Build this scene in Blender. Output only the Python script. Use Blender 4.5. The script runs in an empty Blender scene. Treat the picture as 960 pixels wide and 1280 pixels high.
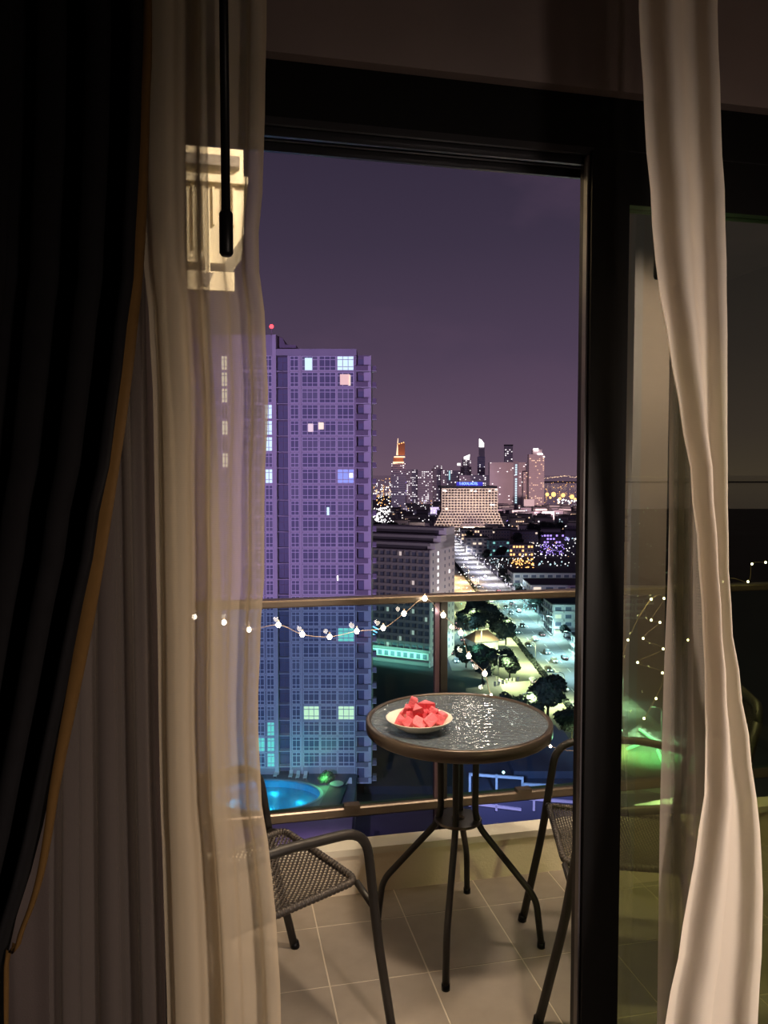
import bpy, math, random
from mathutils import Vector, Matrix, noise
R_ = math.radians
sc = bpy.context.scene
C = sc.collection
random.seed(11)

# ---------------------------------------------------------------- camera
F_PX, EYE = 961.0, 1.5
YAW, PITCH = R_(12.2), math.atan(47 / 961)
cd = bpy.data.cameras.new('camera')
cd.sensor_fit = 'VERTICAL'; cd.sensor_height = 36; cd.sensor_width = 27
cd.lens = F_PX / 1280 * 36
cd.clip_start = 0.05; cd.clip_end = 60000
cam = bpy.data.objects.new('camera', cd); C.objects.link(cam)
cam.location = (0, 0, EYE); cam.rotation_euler = (R_(90) - PITCH, 0, -YAW)
sc.camera = cam
sc.view_settings.view_transform = 'Standard'; sc.view_settings.look = 'None'
sc.view_settings.gamma = 1; sc.view_settings.exposure = 0; sc.view_settings.use_curve_mapping = False
cy = sc.cycles
cy.max_bounces = 10; cy.diffuse_bounces = 4; cy.glossy_bounces = 4; cy.transmission_bounces = 8; cy.transparent_max_bounces = 32
cy.use_denoising = True; cy.sample_clamp_indirect = 4; cy.caustics_reflective = False; cy.caustics_refractive = False

# ---------------------------------------------------------------- sky
w = bpy.data.worlds.new('sky'); sc.world = w; w.use_nodes = True
n = w.node_tree.nodes; l = w.node_tree.links; n.clear()
out = n.new('ShaderNodeOutputWorld'); bg = n.new('ShaderNodeBackground')
tc = n.new('ShaderNodeTexCoord'); sep = n.new('ShaderNodeSeparateXYZ'); ramp = n.new('ShaderNodeValToRGB')
l.new(tc.outputs['Generated'], sep.inputs[0]); l.new(sep.outputs['Z'], ramp.inputs[0])
e = ramp.color_ramp.elements
e[0].position = 0.0; e[0].color = (0.155, 0.098, 0.135, 1)
e[1].position = 0.42; e[1].color = (0.029, 0.0215, 0.042, 1)
a = e.new(0.05); a.color = (0.118, 0.075, 0.120, 1)
a = e.new(0.15); a.color = (0.075, 0.050, 0.088, 1)
a = e.new(0.28); a.color = (0.046, 0.033, 0.060, 1)
mp = n.new('ShaderNodeMapping'); mp.inputs['Scale'].default_value = (2.2, 2.2, 4.5); mp.inputs['Location'].default_value = (0.35, 0.1, 0.6)
nz = n.new('ShaderNodeTexNoise'); nz.inputs['Scale'].default_value = 1.6; nz.inputs['Detail'].default_value = 5
l.new(tc.outputs['Generated'], mp.inputs[0]); l.new(mp.outputs[0], nz.inputs['Vector'])
cr = n.new('ShaderNodeMapRange'); cr.inputs[1].default_value = 0.5; cr.inputs[2].default_value = 0.8; cr.inputs[4].default_value = 0.6
l.new(nz.outputs['Fac'], cr.inputs[0])
mx = n.new('ShaderNodeMix'); mx.data_type = 'RGBA'; mx.inputs['B'].default_value = (0.105, 0.062, 0.105, 1)
l.new(cr.outputs[0], mx.inputs['Factor']); l.new(ramp.outputs[0], mx.inputs['A']); l.new(mx.outputs['Result'], bg.inputs[0])
bg.inputs[1].default_value = 1.0; l.new(bg.outputs[0], out.inputs[0])

# ---------------------------------------------------------------- places
SY, CY_ = math.sin(YAW), math.cos(YAW)
def L(lat, D, z=0.0):                     # city frame: lateral, forward distance, height
    return Vector((lat * CY_ + D * SY, -lat * SY + D * CY_, z))
_f = Vector((SY * math.cos(PITCH), CY_ * math.cos(PITCH), -math.sin(PITCH)))
_r = Vector((CY_, -SY, 0)); _u = _r.cross(_f)
def ray(px, py): return _f * F_PX + _r * (px - 480) - _u * (py - 640)
def onz(px, py, z): d = ray(px, py); return Vector((0, 0, EYE)) + d * ((z - EYE) / d.z)
def ony(px, py, y): d = ray(px, py); return Vector((0, 0, EYE)) + d * (y / d.y)
GZ = -62.0
def latd(px, D): return (px - 480) / F_PX * D
def zat(py, D): return EYE + (593 - py) / F_PX * D

def lamp(name, kind, loc, power, col, size=0.05, target=None, angle=None, blend=0.4, sx=None, sy=None):
    d = bpy.data.lights.new(name, kind); d.energy = power; d.color = col
    if kind == 'AREA':
        d.shape = 'RECTANGLE'; d.size = sx; d.size_y = sy
    else: d.shadow_soft_size = size
    if kind == 'SPOT': d.spot_size = R_(angle); d.spot_blend = blend
    o = bpy.data.objects.new(name, d); C.objects.link(o); o.location = loc
    if target is not None: o.rotation_euler = (Vector(target) - Vector(loc)).to_track_quat('-Z', 'Y').to_euler()
    return o
# lights inside: one warm shaded lamp behind the viewer; outside: the balcony's ceiling light and an added second one
WARM = (1.0, 0.81, 0.67)
lamp('room_lamp_light', 'SPOT', (1.15, -0.95, 1.42), 235, WARM, 0.14, (0.78, 1.2, 0.62), 84, 1.0)
lamp('room_lamp_glow', 'POINT', (1.15, -1.0, 1.42), 15, WARM, 0.14)
lamp('balcony_ceiling_light', 'POINT', (0.52, 1.80, 2.74), 135, (1.0, 0.80, 0.60), 0.09)
lamp('balcony_ceiling_light', 'POINT', (1.55, 2.1, 2.74), 105, (1.0, 0.80, 0.60), 0.09)  # second light, added to brighten the parapet and right floor
# flood lights on the purple tower, mounted on this building's own facade far to the side
lamp('tower_flood', 'SPOT', L(-26, 4, -6), 370000, (0.54, 0.35, 0.90), 1.0, L(-12, 144, -16), 46, 0.5)
lamp('hotel_flood', 'SPOT', L(40, 60, -30), 330000, (0.86, 0.70, 0.92), 1.0, L(18, 255, -40), 26, 0.7)

# ---------------------------------------------------------------- materials
MATS = {}
def mat(name, col, rough=0.6, metal=0.0, var=0.12, scale=8.0, bump=0.0, bscale=60.0, emit=None, estr=0.0, spec=0.5, sheen=0, coord='Object'):
    if name in MATS: return MATS[name]
    m = bpy.data.materials.new(name); m.use_nodes = True; MATS[name] = m
    N = m.node_tree.nodes; K = m.node_tree.links
    b = N['Principled BSDF']
    b.inputs['Roughness'].default_value = rough; b.inputs['Metallic'].default_value = metal
    b.inputs['Specular IOR Level'].default_value = spec
    if sheen: b.inputs['Sheen Weight'].default_value = sheen
    t = N.new('ShaderNodeTexCoord')
    z = N.new('ShaderNodeTexNoise'); z.inputs['Scale'].default_value = scale; z.inputs['Detail'].default_value = 4
    K.new(t.outputs[coord], z.inputs['Vector'])
    x = N.new('ShaderNodeMix'); x.data_type = 'RGBA'
    x.inputs['A'].default_value = tuple(c * (1 - var) for c in col) + (1,)
    x.inputs['B'].default_value = tuple(min(1, c * (1 + var)) for c in col) + (1,)
    K.new(z.outputs['Fac'], x.inputs['Factor']); K.new(x.outputs['Result'], b.inputs['Base Color'])
    if bump:
        z2 = N.new('ShaderNodeTexNoise'); z2.inputs['Scale'].default_value = bscale; z2.inputs['Detail'].default_value = 3
        K.new(t.outputs[coord], z2.inputs['Vector'])
        bp = N.new('ShaderNodeBump'); bp.inputs['Strength'].default_value = bump; bp.inputs['Distance'].default_value = 0.01
        K.new(z2.outputs['Fac'], bp.inputs['Height']); K.new(bp.outputs[0], b.inputs['Normal'])
    if emit:
        b.inputs['Emission Color'].default_value = tuple(emit) + (1,); b.inputs['Emission Strength'].default_value = estr
        m.cycles.emission_sampling = 'NONE'
    return m
def glassy(name, tint, ior=1.45, rough=0.0, bump=0, bscale=40, refr=False):
    if name in MATS: return MATS[name]
    m = bpy.data.materials.new(name); m.use_nodes = True; MATS[name] = m
    N = m.node_tree.nodes; K = m.node_tree.links; N.clear()
    o = N.new('ShaderNodeOutputMaterial'); mi = N.new('ShaderNodeMixShader'); fr = N.new('ShaderNodeFresnel')
    fr.inputs['IOR'].default_value = ior
    g = N.new('ShaderNodeBsdfGlossy'); g.inputs['Roughness'].default_value = rough
    if refr:
        t = N.new('ShaderNodeBsdfRefraction'); t.inputs['IOR'].default_value = 1.2; t.inputs['Roughness'].default_value = 0.02
    else: t = N.new('ShaderNodeBsdfTransparent')
    t.inputs['Color'].default_value = tuple(tint) + (1,)
    ge = N.new('ShaderNodeNewGeometry'); iv = N.new('ShaderNodeMath'); iv.operation = 'SUBTRACT'; iv.inputs[0].default_value = 1.0
    ml_ = N.new('ShaderNodeMath'); ml_.operation = 'MULTIPLY'
    K.new(ge.outputs['Backfacing'], iv.inputs[1]); K.new(fr.outputs[0], ml_.inputs[0]); K.new(iv.outputs[0], ml_.inputs[1])
    K.new(ml_.outputs[0], mi.inputs[0]); K.new(t.outputs[0], mi.inputs[1]); K.new(g.outputs[0], mi.inputs[2])
    if bump:
        tcn = N.new('ShaderNodeTexCoord'); v = N.new('ShaderNodeTexVoronoi'); v.inputs['Scale'].default_value = bscale
        v.feature = 'SMOOTH_F1'
        bp = N.new('ShaderNodeBump'); bp.inputs['Strength'].default_value = bump; bp.inputs['Distance'].default_value = 0.006
        K.new(tcn.outputs['Object'], v.inputs['Vector']); K.new(v.outputs['Distance'], bp.inputs['Height'])
        for q in (g, t, fr):
            if 'Normal' in q.inputs: K.new(bp.outputs[0], q.inputs['Normal'])
    if refr:
        mi2 = N.new('ShaderNodeMixShader'); tr = N.new('ShaderNodeBsdfTransparent'); tr.inputs[0].default_value = tuple(tint) + (1,)
        mi2.inputs[0].default_value = 0.25
        df = N.new('ShaderNodeBsdfDiffuse'); df.inputs[0].default_value = (0.52, 0.62, 0.70, 1); mi3 = N.new('ShaderNodeMixShader'); mi3.inputs[0].default_value = 0.15
        K.new(bp.outputs[0], df.inputs['Normal'])
        K.new(mi.outputs[0], mi2.inputs[1]); K.new(tr.outputs[0], mi2.inputs[2]); K.new(mi2.outputs[0], mi3.inputs[1]); K.new(df.outputs[0], mi3.inputs[2]); K.new(mi3.outputs[0], o.inputs[0])
    else: K.new(mi.outputs[0], o.inputs[0])
    return m
def sheer(name, col, base, grz):
    m = bpy.data.materials.new(name); m.use_nodes = True
    N = m.node_tree.nodes; K = m.node_tree.links; N.clear()
    o = N.new('ShaderNodeOutputMaterial')
    d = N.new('ShaderNodeBsdfDiffuse'); t = N.new('ShaderNodeBsdfTranslucent'); tr = N.new('ShaderNodeBsdfTransparent')
    tcn = N.new('ShaderNodeTexCoord'); wv = N.new('ShaderNodeTexWave'); wv.inputs['Scale'].default_value = 160; wv.bands_direction = 'Z'
    K.new(tcn.outputs['Object'], wv.inputs['Vector'])
    mc = N.new('ShaderNodeMix'); mc.data_type = 'RGBA'
    mc.inputs['A'].default_value = tuple(c * 0.93 for c in col) + (1,); mc.inputs['B'].default_value = tuple(col) + (1,)
    K.new(wv.outputs['Fac'], mc.inputs['Factor'])
    K.new(mc.outputs['Result'], d.inputs['Color']); K.new(mc.outputs['Result'], t.inputs['Color'])
    mi = N.new('ShaderNodeMixShader'); mi.inputs[0].default_value = 0.35
    K.new(d.outputs[0], mi.inputs[1]); K.new(t.outputs[0], mi.inputs[2])
    lw = N.new('ShaderNodeLayerWeight'); lw.inputs['Blend'].default_value = 0.5
    mr = N.new('ShaderNodeMapRange'); mr.inputs[3].default_value = base; mr.inputs[4].default_value = grz
    K.new(lw.outputs['Facing'], mr.inputs[0])
    fin = N.new('ShaderNodeMixShader'); K.new(mr.outputs[0], fin.inputs[0]); K.new(tr.outputs[0], fin.inputs[1]); K.new(mi.outputs[0], fin.inputs[2])
    K.new(fin.outputs[0], o.inputs[0]); MATS[name] = m
    return m

M_frame = mat('black_aluminium', (0.0035, 0.0035, 0.004), 0.4, 0.0, spec=0.13)
M_wall = mat('dark_taupe_wall', (0.165, 0.130, 0.125), 0.85, bump=0.1, bscale=300)
M_plaster = mat('cream_plaster', (0.72, 0.635, 0.49), 0.8, var=0.07, scale=3, bump=0.15, bscale=120)
M_copper = mat('pale_cap', (0.66, 0.62, 0.50), 0.7, var=0.06, scale=4)
M_floor = mat('grey_tile', (0.235, 0.202, 0.165), 0.42, var=0.16, scale=5, bump=0.06, bscale=150, coord='Generated')
M_grout = mat('pale_grout', (0.50, 0.44, 0.35), 0.9)
M_tube = mat('brown_black_tube', (0.013, 0.011, 0.0095), 0.5, 0.0, var=0.2, scale=30, spec=0.35)
M_rattan = mat('brown_rattan', (0.026, 0.0195, 0.015), 0.55, var=0.3, scale=60)
M_rim = mat('bronze_rim', (0.085, 0.066, 0.052), 0.33, 0.5, var=0.15, scale=20)
M_rail = mat('bronze_rail', (0.11, 0.085, 0.065), 0.3, 0.6, var=0.15, scale=10)
M_tglass = glassy('pebbled_table_glass', (0.80, 0.88, 0.92), 1.9, 0.17, 1.0, 62, refr=True)
M_rglass = glassy('teal_railing_glass', (0.68, 0.93, 0.88), 1.45)
M_dglass = glassy('olive_door_glass', (0.60, 0.66, 0.44), 2.7)
M_plate = mat('white_ceramic', (0.82, 0.76, 0.64), 0.25, var=0.03)
M_melon = mat('watermelon_flesh', (0.86, 0.15, 0.19), 0.38, var=0.25, scale=45, bump=0.4, bscale=160)
M_drape = mat('black_velvet', (0.006, 0.0056, 0.0065), 0.95, var=0.3, scale=30, spec=0.1)
M_lining = mat('ochre_lining', (0.075, 0.040, 0.012), 0.9, var=0.15, scale=60, spec=0.1)
M_beige = mat('reflection_beige', (0.72, 0.60, 0.42), 0.9, var=0.08, scale=5, spec=0.1)
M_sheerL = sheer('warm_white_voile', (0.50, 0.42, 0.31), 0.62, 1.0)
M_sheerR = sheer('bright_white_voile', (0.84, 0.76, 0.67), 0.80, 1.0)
M_sheerB = sheer('shaded_rear_voile', (0.27, 0.235, 0.20), 0.55, 0.95)  # rear layer: its shade is put into the colour
M_sheerD = sheer('shaded_side_voile', (0.095, 0.08, 0.074), 0.6, 0.95)  # left side panel: shade is put into the colour
M_sheerG = sheer('olive_voile', (0.80, 0.70, 0.42), 0.9, 1.0)
M_bulb = mat('bulb_glow', (1, 0.9, 0.75), 0.3, emit=(1.0, 0.86, 0.68), estr=26)
M_wire = mat('copper_wire', (0.55, 0.42, 0.28), 0.35, 0.6)
M_ac = mat('cream_metal', (0.80, 0.73, 0.52), 0.45, var=0.04)
M_acd = mat('grey_metal', (0.20, 0.18, 0.15), 0.5, var=0.1)

# ---------------------------------------------------------------- mesh builder
class MB:
    def __init__(s): s.v = []; s.f = []; s.mi = []
    def _add(s, vs, fs, k=0):
        b = len(s.v); s.v += [tuple(v) for v in vs]; s.f += [tuple(i + b for i in f) for f in fs]; s.mi += [k] * len(fs); return s
    def box(s, x0, x1, y0, y1, z0, z1, k=0, rz=0, c=None):
        vs = [Vector((x, y, z)) for z in (z0, z1) for y in (y0, y1) for x in (x0, x1)]
        if rz:
            c = Vector(c or ((x0 + x1) / 2, (y0 + y1) / 2, 0)); m = Matrix.Rotation(rz, 3, 'Z')
            vs = [m @ (v - c) + c for v in vs]
        return s._add(vs, [(0, 2, 3, 1), (4, 5, 7, 6), (0, 1, 5, 4), (2, 6, 7, 3), (0, 4, 6, 2), (1, 3, 7, 5)], k)
    def bbox(s, x0, x1, y0, y1, z0, z1, b, k=0):   # box with chamfered vertical-section edges
        prof = [(x0 + b, z0), (x1 - b, z0), (x1, z0 + b), (x1, z1 - b), (x1 - b, z1), (x0 + b, z1), (x0, z1 - b), (x0, z0 + b)]
        vs = [(x, y0, z) for x, z in prof] + [(x, y1, z) for x, z in prof]
        return s._add(vs, [tuple(range(8)), tuple(range(15, 7, -1))] + [(i, i + 8, (i + 1) % 8 + 8, (i + 1) % 8) for i in range(8)], k)
    def tube(s, pts, r, seg=8, k=0, smooth=0, cap=True):
        P = [Vector(p) for p in pts]
        if smooth: P = crom(P, smooth)
        vs = []; t0 = (P[1] - P[0]).normalized(); up = t0.orthogonal().normalized(); rr = r if callable(r) else (lambda t: r)
        for i, p in enumerate(P):
            t = (P[min(i + 1, len(P) - 1)] - P[max(i - 1, 0)]).normalized()
            up = (up - t * up.dot(t)).normalized(); sd = t.cross(up); q = rr(i / (len(P) - 1))
            for j in range(seg):
                a = 2 * math.pi * j / seg; vs.append(p + (up * math.cos(a) + sd * math.sin(a)) * q)
        fs = [(i * seg + j, i * seg + (j + 1) % seg, (i + 1) * seg + (j + 1) % seg, (i + 1) * seg + j) for i in range(len(P) - 1) for j in range(seg)]
        if cap: fs += [tuple(range(seg - 1, -1, -1)), tuple((len(P) - 1) * seg + j for j in range(seg))]
        return s._add(vs, fs, k)
    def lathe(s, prof, seg=32, c=(0, 0, 0), k=0, close=False):
        vs = [(c[0] + r * math.cos(2 * math.pi * j / seg), c[1] + r * math.sin(2 * math.pi * j / seg), c[2] + z) for r, z in prof for j in range(seg)]
        n_ = len(prof); rows = n_ if close else n_ - 1
        fs = [(i * seg + j, i * seg + (j + 1) % seg, ((i + 1) % n_) * seg + (j + 1) % seg, ((i + 1) % n_) * seg + j) for i in range(rows) for j in range(seg)]
        return s._add(vs, fs, k)
    def ball(s, c, r, k=0, seg=8, rings=5, sz=1.0):
        pr = [(max(1e-4, r * math.sin(math.pi * i / rings)), -r * sz * math.cos(math.pi * i / rings)) for i in range(rings + 1)]
        return s.lathe(pr, seg, c, k)
    def octa(s, c, r, k=0):
        x, y, z = c
        return s._add([(x + r, y, z), (x, y + r, z), (x - r, y, z), (x, y - r, z), (x, y, z + r), (x, y, z - r)],
                      [(0, 1, 4), (1, 2, 4), (2, 3, 4), (3, 0, 4), (1, 0, 5), (2, 1, 5), (3, 2, 5), (0, 3, 5)], k)
    def mesh(s, name, mats, smooth=False):
        me = bpy.data.meshes.new(name); me.from_pydata(s.v, [], s.f)
        for m in (mats if isinstance(mats, (list, tuple)) else [mats]): me.materials.append(m)
        if any(s.mi): me.polygons.foreach_set('material_index', s.mi)
        if smooth: me.polygons.foreach_set('use_smooth', [True] * len(me.polygons))
        me.update(); return me
    def build(s, name, mats, parent=None, smooth=False, kind=None, label=None):
        o = bpy.data.objects.new(name, s.mesh(name, mats, smooth)); C.objects.link(o); o.parent = parent
        if kind: o['kind'] = kind
        if label: o['label'] = label
        return o
def crom(P, n_):
    Q = [P[0]] + list(P) + [P[-1]]; R = []
    for i in range(1, len(Q) - 2):
        a, b, c, d = Q[i - 1:i + 3]
        for k in range(n_):
            t = k / n_
            R.append(0.5 * ((2 * b) + (c - a) * t + (2 * a - 5 * b + 4 * c - d) * t * t + (3 * b - a - 3 * c + d) * t ** 3))
    R.append(P[-1]); return R
def bend(P, r, n_=5):                      # polyline with rounded corners
    P = [Vector(p) for p in P]; R = [P[0]]
    for a, b, c in zip(P, P[1:], P[2:]):
        q = min(r, (a - b).length * 0.45, (c - b).length * 0.45)
        s_, e_ = b + (a - b).normalized() * q, b + (c - b).normalized() * q
        for k in range(n_ + 1):
            t = k / n_; R.append(s_ * (1 - t) ** 2 + b * 2 * t * (1 - t) + e_ * t * t)
    R.append(P[-1]); return R
def thing(name, label, cat, loc=(0, 0, 0), rz=0, group=None, kind=None):
    o = bpy.data.objects.new(name, None); C.objects.link(o); o.location = loc; o.rotation_euler = (0, 0, rz)
    o.empty_display_size = 0.1
    o['label'] = label; o['category'] = cat
    if group: o['group'] = group
    if kind: o['kind'] = kind
    return o
def tag(o, label, cat, group=None, kind=None):
    o['label'] = label; o['category'] = cat
    if group: o['group'] = group
    if kind: o['kind'] = kind
    return o
def struct(o, label=None):
    o['kind'] = 'structure'
    if label: o['label'] = label
    return o
def inst(name, me, parent=None, loc=(0, 0, 0), rz=0, sc_=None, label=None, m=None):
    o = bpy.data.objects.new(name, me); C.objects.link(o); o.parent = parent; o.location = loc; o.rotation_euler = (0, 0, rz)
    if sc_: o.scale = sc_
    if label: o['label'] = label
    return o
def copy_tree(o, parent=None):
    c = o.copy(); C.objects.link(c); c.parent = parent
    for ch in list(o.children): copy_tree(ch, c)
    return c

# ================================================================ ROOM SHELL
YW, YI = 1.47, 1.36                         # outer and inner face of the window wall
JX = -0.10                                  # left jamb of the opening
HX = 2.30                                   # right end of the glazing
struct(MB().box(-1.6, 2.9, -2.6, YI, -0.12, 0.0).build('room_floor', mat('dark_floor', (0.05, 0.04, 0.035), 0.5)), 'dark room floor inside the door')
struct(MB().box(-1.6, 2.9, -2.6, YW, 2.62, 2.75).build('ceiling', mat('room_ceiling', (0.25, 0.22, 0.2), 0.9)), 'room ceiling')
struct(MB().box(-1.7, -1.6, -2.6, YW, 0, 2.62).build('wall_left', M_wall))
struct(MB().box(2.9, 3.0, -2.6, YW, 0, 2.62).build('wall_right', mat('darkened_wall_car_paint', (0.04, 0.034, 0.032), 0.9)))  # wall colour darkened so its reflection in the glass stays dark
struct(MB().box(-1.7, 3.0, -2.7, -2.6, 0, 2.62).build('wall_back', M_wall))
wf = MB().box(-1.6, JX, YI, YW, 0, 2.62); wf.box(JX, HX, YI, YW, 2.222, 2.62); wf.box(HX, 2.9, YI, YW, 0, 2.62)
struct(wf.build('wall_front', M_wall), 'dark taupe wall around the balcony door')

# ---- door: fixed outer frame + panel
door = thing('door_1', 'black aluminium sliding balcony door standing open beside the table', 'door', (0, 0, 0), kind='structure')
MB().box(JX, HX, 1.385, 1.465, 2.125, 2.222).build('header', M_frame, door)
tr = MB()
for i, (y0, z0) in enumerate([(1.385, 2.112), (1.405, 2.100), (1.430, 2.104), (1.452, 2.093)]):
    tr.box(JX, HX, y0, y0 + 0.008, z0, 2.125)
tr.box(JX, HX, 1.386, 1.464, 2.118, 2.127)
tr.build('track', mat('track_metal', (0.03, 0.03, 0.035), 0.3, 0.6), door)
MB().box(JX, JX + 0.05, 1.385, 1.465, 0, 2.125).build('jamb', M_frame, door)
MB().box(HX - 0.05, HX, 1.385, 1.465, 0, 2.125).build('jamb', M_frame, door)
MB().box(JX, HX, 1.375, 1.47, 0.0, 0.03).build('threshold', M_frame, door)
MB().bbox(0.703, 0.782, 1.375, 1.425, 0.03, 2.12, 0.004).build('stile', M_frame, door)
MB().box(0.698, 0.705, 1.385, 1.40, 0.03, 2.11).build('seal', mat('rubber', (0.05, 0.045, 0.05), 0.3), door)
MB().box(0.782, 1.70, 1.378, 1.422, 2.020, 2.12).build('top_rail', M_frame, door)
MB().box(0.782, 1.70, 1.378, 1.422, 0.03, 0.13).build('bottom_rail', M_frame, door)
MB().bbox(1.70, 1.79, 1.375, 1.425, 0.03, 2.12, 0.004).build('stile', M_frame, door)
MB().box(0.782, 1.70, 1.398, 1.404, 0.13, 2.020).build('glass', M_dglass, door, label='olive tinted glass')
w2 = thing('window_1', 'fixed tinted glass pane beside the sliding door', 'window', kind='structure')
MB().box(1.79, HX - 0.05, 1.43, 1.436, 0.03, 2.12).build('glass', M_dglass, w2)

# ================================================================ CURTAINS
def curtain(name, rows, y0, folds, amp, m, over=0.0, ph=0.0, nu=140, nz=46, parent=None, z0=0.02, z1=2.56, jig=0.0, seed=0, thick=0, wav=0.0):
    # rows: (pixel row, left pixel, right pixel) silhouettes measured at the curtain's own plane y0
    rr = []
    for py, a, b in rows:
        A, B = ony(a, py, y0), ony(b, py, y0); rr.append((A.z, A.x, B.x))
    rr.sort()
    def edge(z):
        if z <= rr[0][0]: return rr[0][1:]
        for (za, a0, a1), (zb, b0, b1) in zip(rr, rr[1:]):
            if z <= zb:
                t = (z - za) / (zb - za); t = t * t * (3 - 2 * t); return (a0 + (b0 - a0) * t, a1 + (b1 - a1) * t)
        return rr[-1][1:]
    rnd = random.Random(seed); ks = [(rnd.uniform(0.7, 1.3), rnd.uniform(-1, 1)) for _ in range(3)]
    vs = []
    for i in range(nz + 1):
        z = z0 + (z1 - z0) * i / nz; xl, xr = edge(z); W = xr - xl
        for j in range(nu + 1):
            u = j / nu
            g = u + jig * (math.sin(5.3 * u * ks[0][0] + ph) + 0.6 * math.sin(11.0 * u * ks[1][0] + 1.3 + 0.7 * z)) * u * (1 - u)
            a = 2 * math.pi * folds * g + ph + 0.25 * math.sin(1.7 * z + ph)
            A = amp * (0.75 + 0.35 * math.sin(9 * u + 2 * ks[2][1]))
            env = min(1, u * 10, (1 - u) * 10)
            x = xl + W * u - over * W / folds * math.sin(2 * a) * 0.5 * env
            y = y0 + A * math.sin(a) * (0.6 + 0.4 * env) + wav * math.sin(2.3 * z + 3 * u)
            vs.append((x, y, z))
    fs = [(i * (nu + 1) + j, i * (nu + 1) + j + 1, (i + 1) * (nu + 1) + j + 1, (i + 1) * (nu + 1) + j) for i in range(nz) for j in range(nu)]
    b = MB(); b._add(vs, fs); o = b.build(name, m, parent, True); return o, edge

# left sheer: full, hangs from above the frame to the floor
cl = thing('sheer_curtain', 'wide pale voile curtain left of the door opening, beside the black drape', 'curtain', (0, 0, 0))
curtain('panel', [(0, 172, 333), (100, 172, 331), (200, 172, 329), (310, 178, 322), (400, 186, 331), (500, 191, 335), (620, 193, 330), (720, 195, 330),
                  (800, 197, 325), (900, 198, 322), (1000, 200, 326), (1080, 203, 336), (1140, 205, 344), (1280, 209, 351)],
        1.13, 2.6, 0.026, M_sheerL, over=0.12, ph=2.2, parent=cl, jig=0.22, seed=3, nu=220)
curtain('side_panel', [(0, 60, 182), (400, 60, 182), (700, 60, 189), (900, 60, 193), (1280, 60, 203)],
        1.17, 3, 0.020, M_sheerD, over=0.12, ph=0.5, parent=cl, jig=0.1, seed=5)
curtain('inner_fold', [(0, 186, 256), (200, 188, 260), (360, 192, 262), (600, 205, 273), (900, 210, 280), (1280, 215, 292)],
        1.165, 1.7, 0.016, M_sheerL, over=0.1, ph=0.9, parent=cl, jig=0.1, seed=21, nu=80)
rp = MB(); rp.tube([(x, 1.13, 2.575) for x in (-1.2, 0.35)], 0.012, 8); rp.build('track', M_acd, cl)

# left black drape, pulled back, with an ochre lined edge
dl = thing('blackout_drape', 'black blackout drape pulled to the far left with ochre edge', 'curtain', (0, 0, 0))
EDGE = [(0, 190), (120, 188), (300, 182), (420, 171), (480, 164), (560, 153), (700, 131), (780, 117), (860, 101), (930, 86), (990, 74), (1040, 66), (1090, 56), (1130, 44), (1180, 26), (1280, 10)]
curtain('panel', [(y, -330, x - 7) for y, x in EDGE], 0.98, 9, 0.035, M_drape, over=0.35, ph=0.3, parent=dl, jig=0.12, seed=8, nu=200)
ed = MB(); 
P = [ony(x, y, 0.975) for y, x in EDGE]; P = [Vector((P[0].x, P[0].y, 2.56))] + P + [Vector((P[-1].x, P[-1].y, 0.03))]; P = crom(P, 4)
wd = lambda z: 0.0010 + 0.0065 * max(0, 1 - abs(z - 1.55) / 0.70)
vs = []; 
for p in P:
    q = wd(p.z); vs += [(p.x - 3.2 * q, p.y - 0.006, p.z), (p.x - 1.2 * q, p.y - 0.012, p.z), (p.x, p.y, p.z), (p.x - 1.2 * q, p.y + 0.008, p.z)]
ed._add(vs, [(i * 4 + j, i * 4 + j + 1, i * 4 + j + 5, i * 4 + j + 4) for i in range(len(P) - 1) for j in range(3)])
ed.build('lined_edge', M_lining, dl, True, label='ochre lining folded over the edge')

# right sheer: gathered, sways right and falls back
crt = thing('sheer_curtain', 'bright narrow voile curtain gathered right of the door, swaying outward', 'curtain', (0, 0, 0))
curtain('panel', [(0, 801, 890), (150, 808, 894), (250, 816, 899), (330, 822, 901), (420, 837, 902), (500, 852, 902), (600, 869, 902), (700, 879, 903), (780, 884, 907),
                  (850, 886, 917), (930, 886, 929), (1000, 884, 938), (1060, 874, 944), (1120, 864, 946), (1190, 852, 945), (1280, 835, 940)],
        1.12, 1.6, 0.024, M_sheerR, over=0.10, ph=1.0, parent=crt, jig=0.10, seed=12, nu=150)
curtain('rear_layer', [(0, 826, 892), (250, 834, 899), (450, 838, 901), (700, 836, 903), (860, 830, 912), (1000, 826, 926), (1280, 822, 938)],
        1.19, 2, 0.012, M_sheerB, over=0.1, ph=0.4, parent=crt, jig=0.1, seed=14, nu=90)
rp = MB(); rp.tube([(x, 1.13, 2.575) for x in (0.45, 1.5)], 0.012, 8); rp.build('track', M_acd, crt)
# made-up pillar, strip and light that put beige bands in the door glass
pl_ = MB().box(1.43, 1.585, 0.10, 0.30, 0, 2.62).build('pillar', M_beige); struct(pl_, 'made-up cream pillar giving the beige bands mirrored in the door glass')
MB().box(1.43, 1.462, 0.30, 0.325, 0, 2.62).build('reflection_strip', M_copper, pl_)  # paler strip added for the lighter reflected band
lamp('pillar_reflection_fill', 'SPOT', (1.52, 0.80, 2.58), 120, WARM, 0.04, (1.52, 0.30, 0.75), 84, 0.8)  # added lamp that lights the made-up pillar for its reflection

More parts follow.
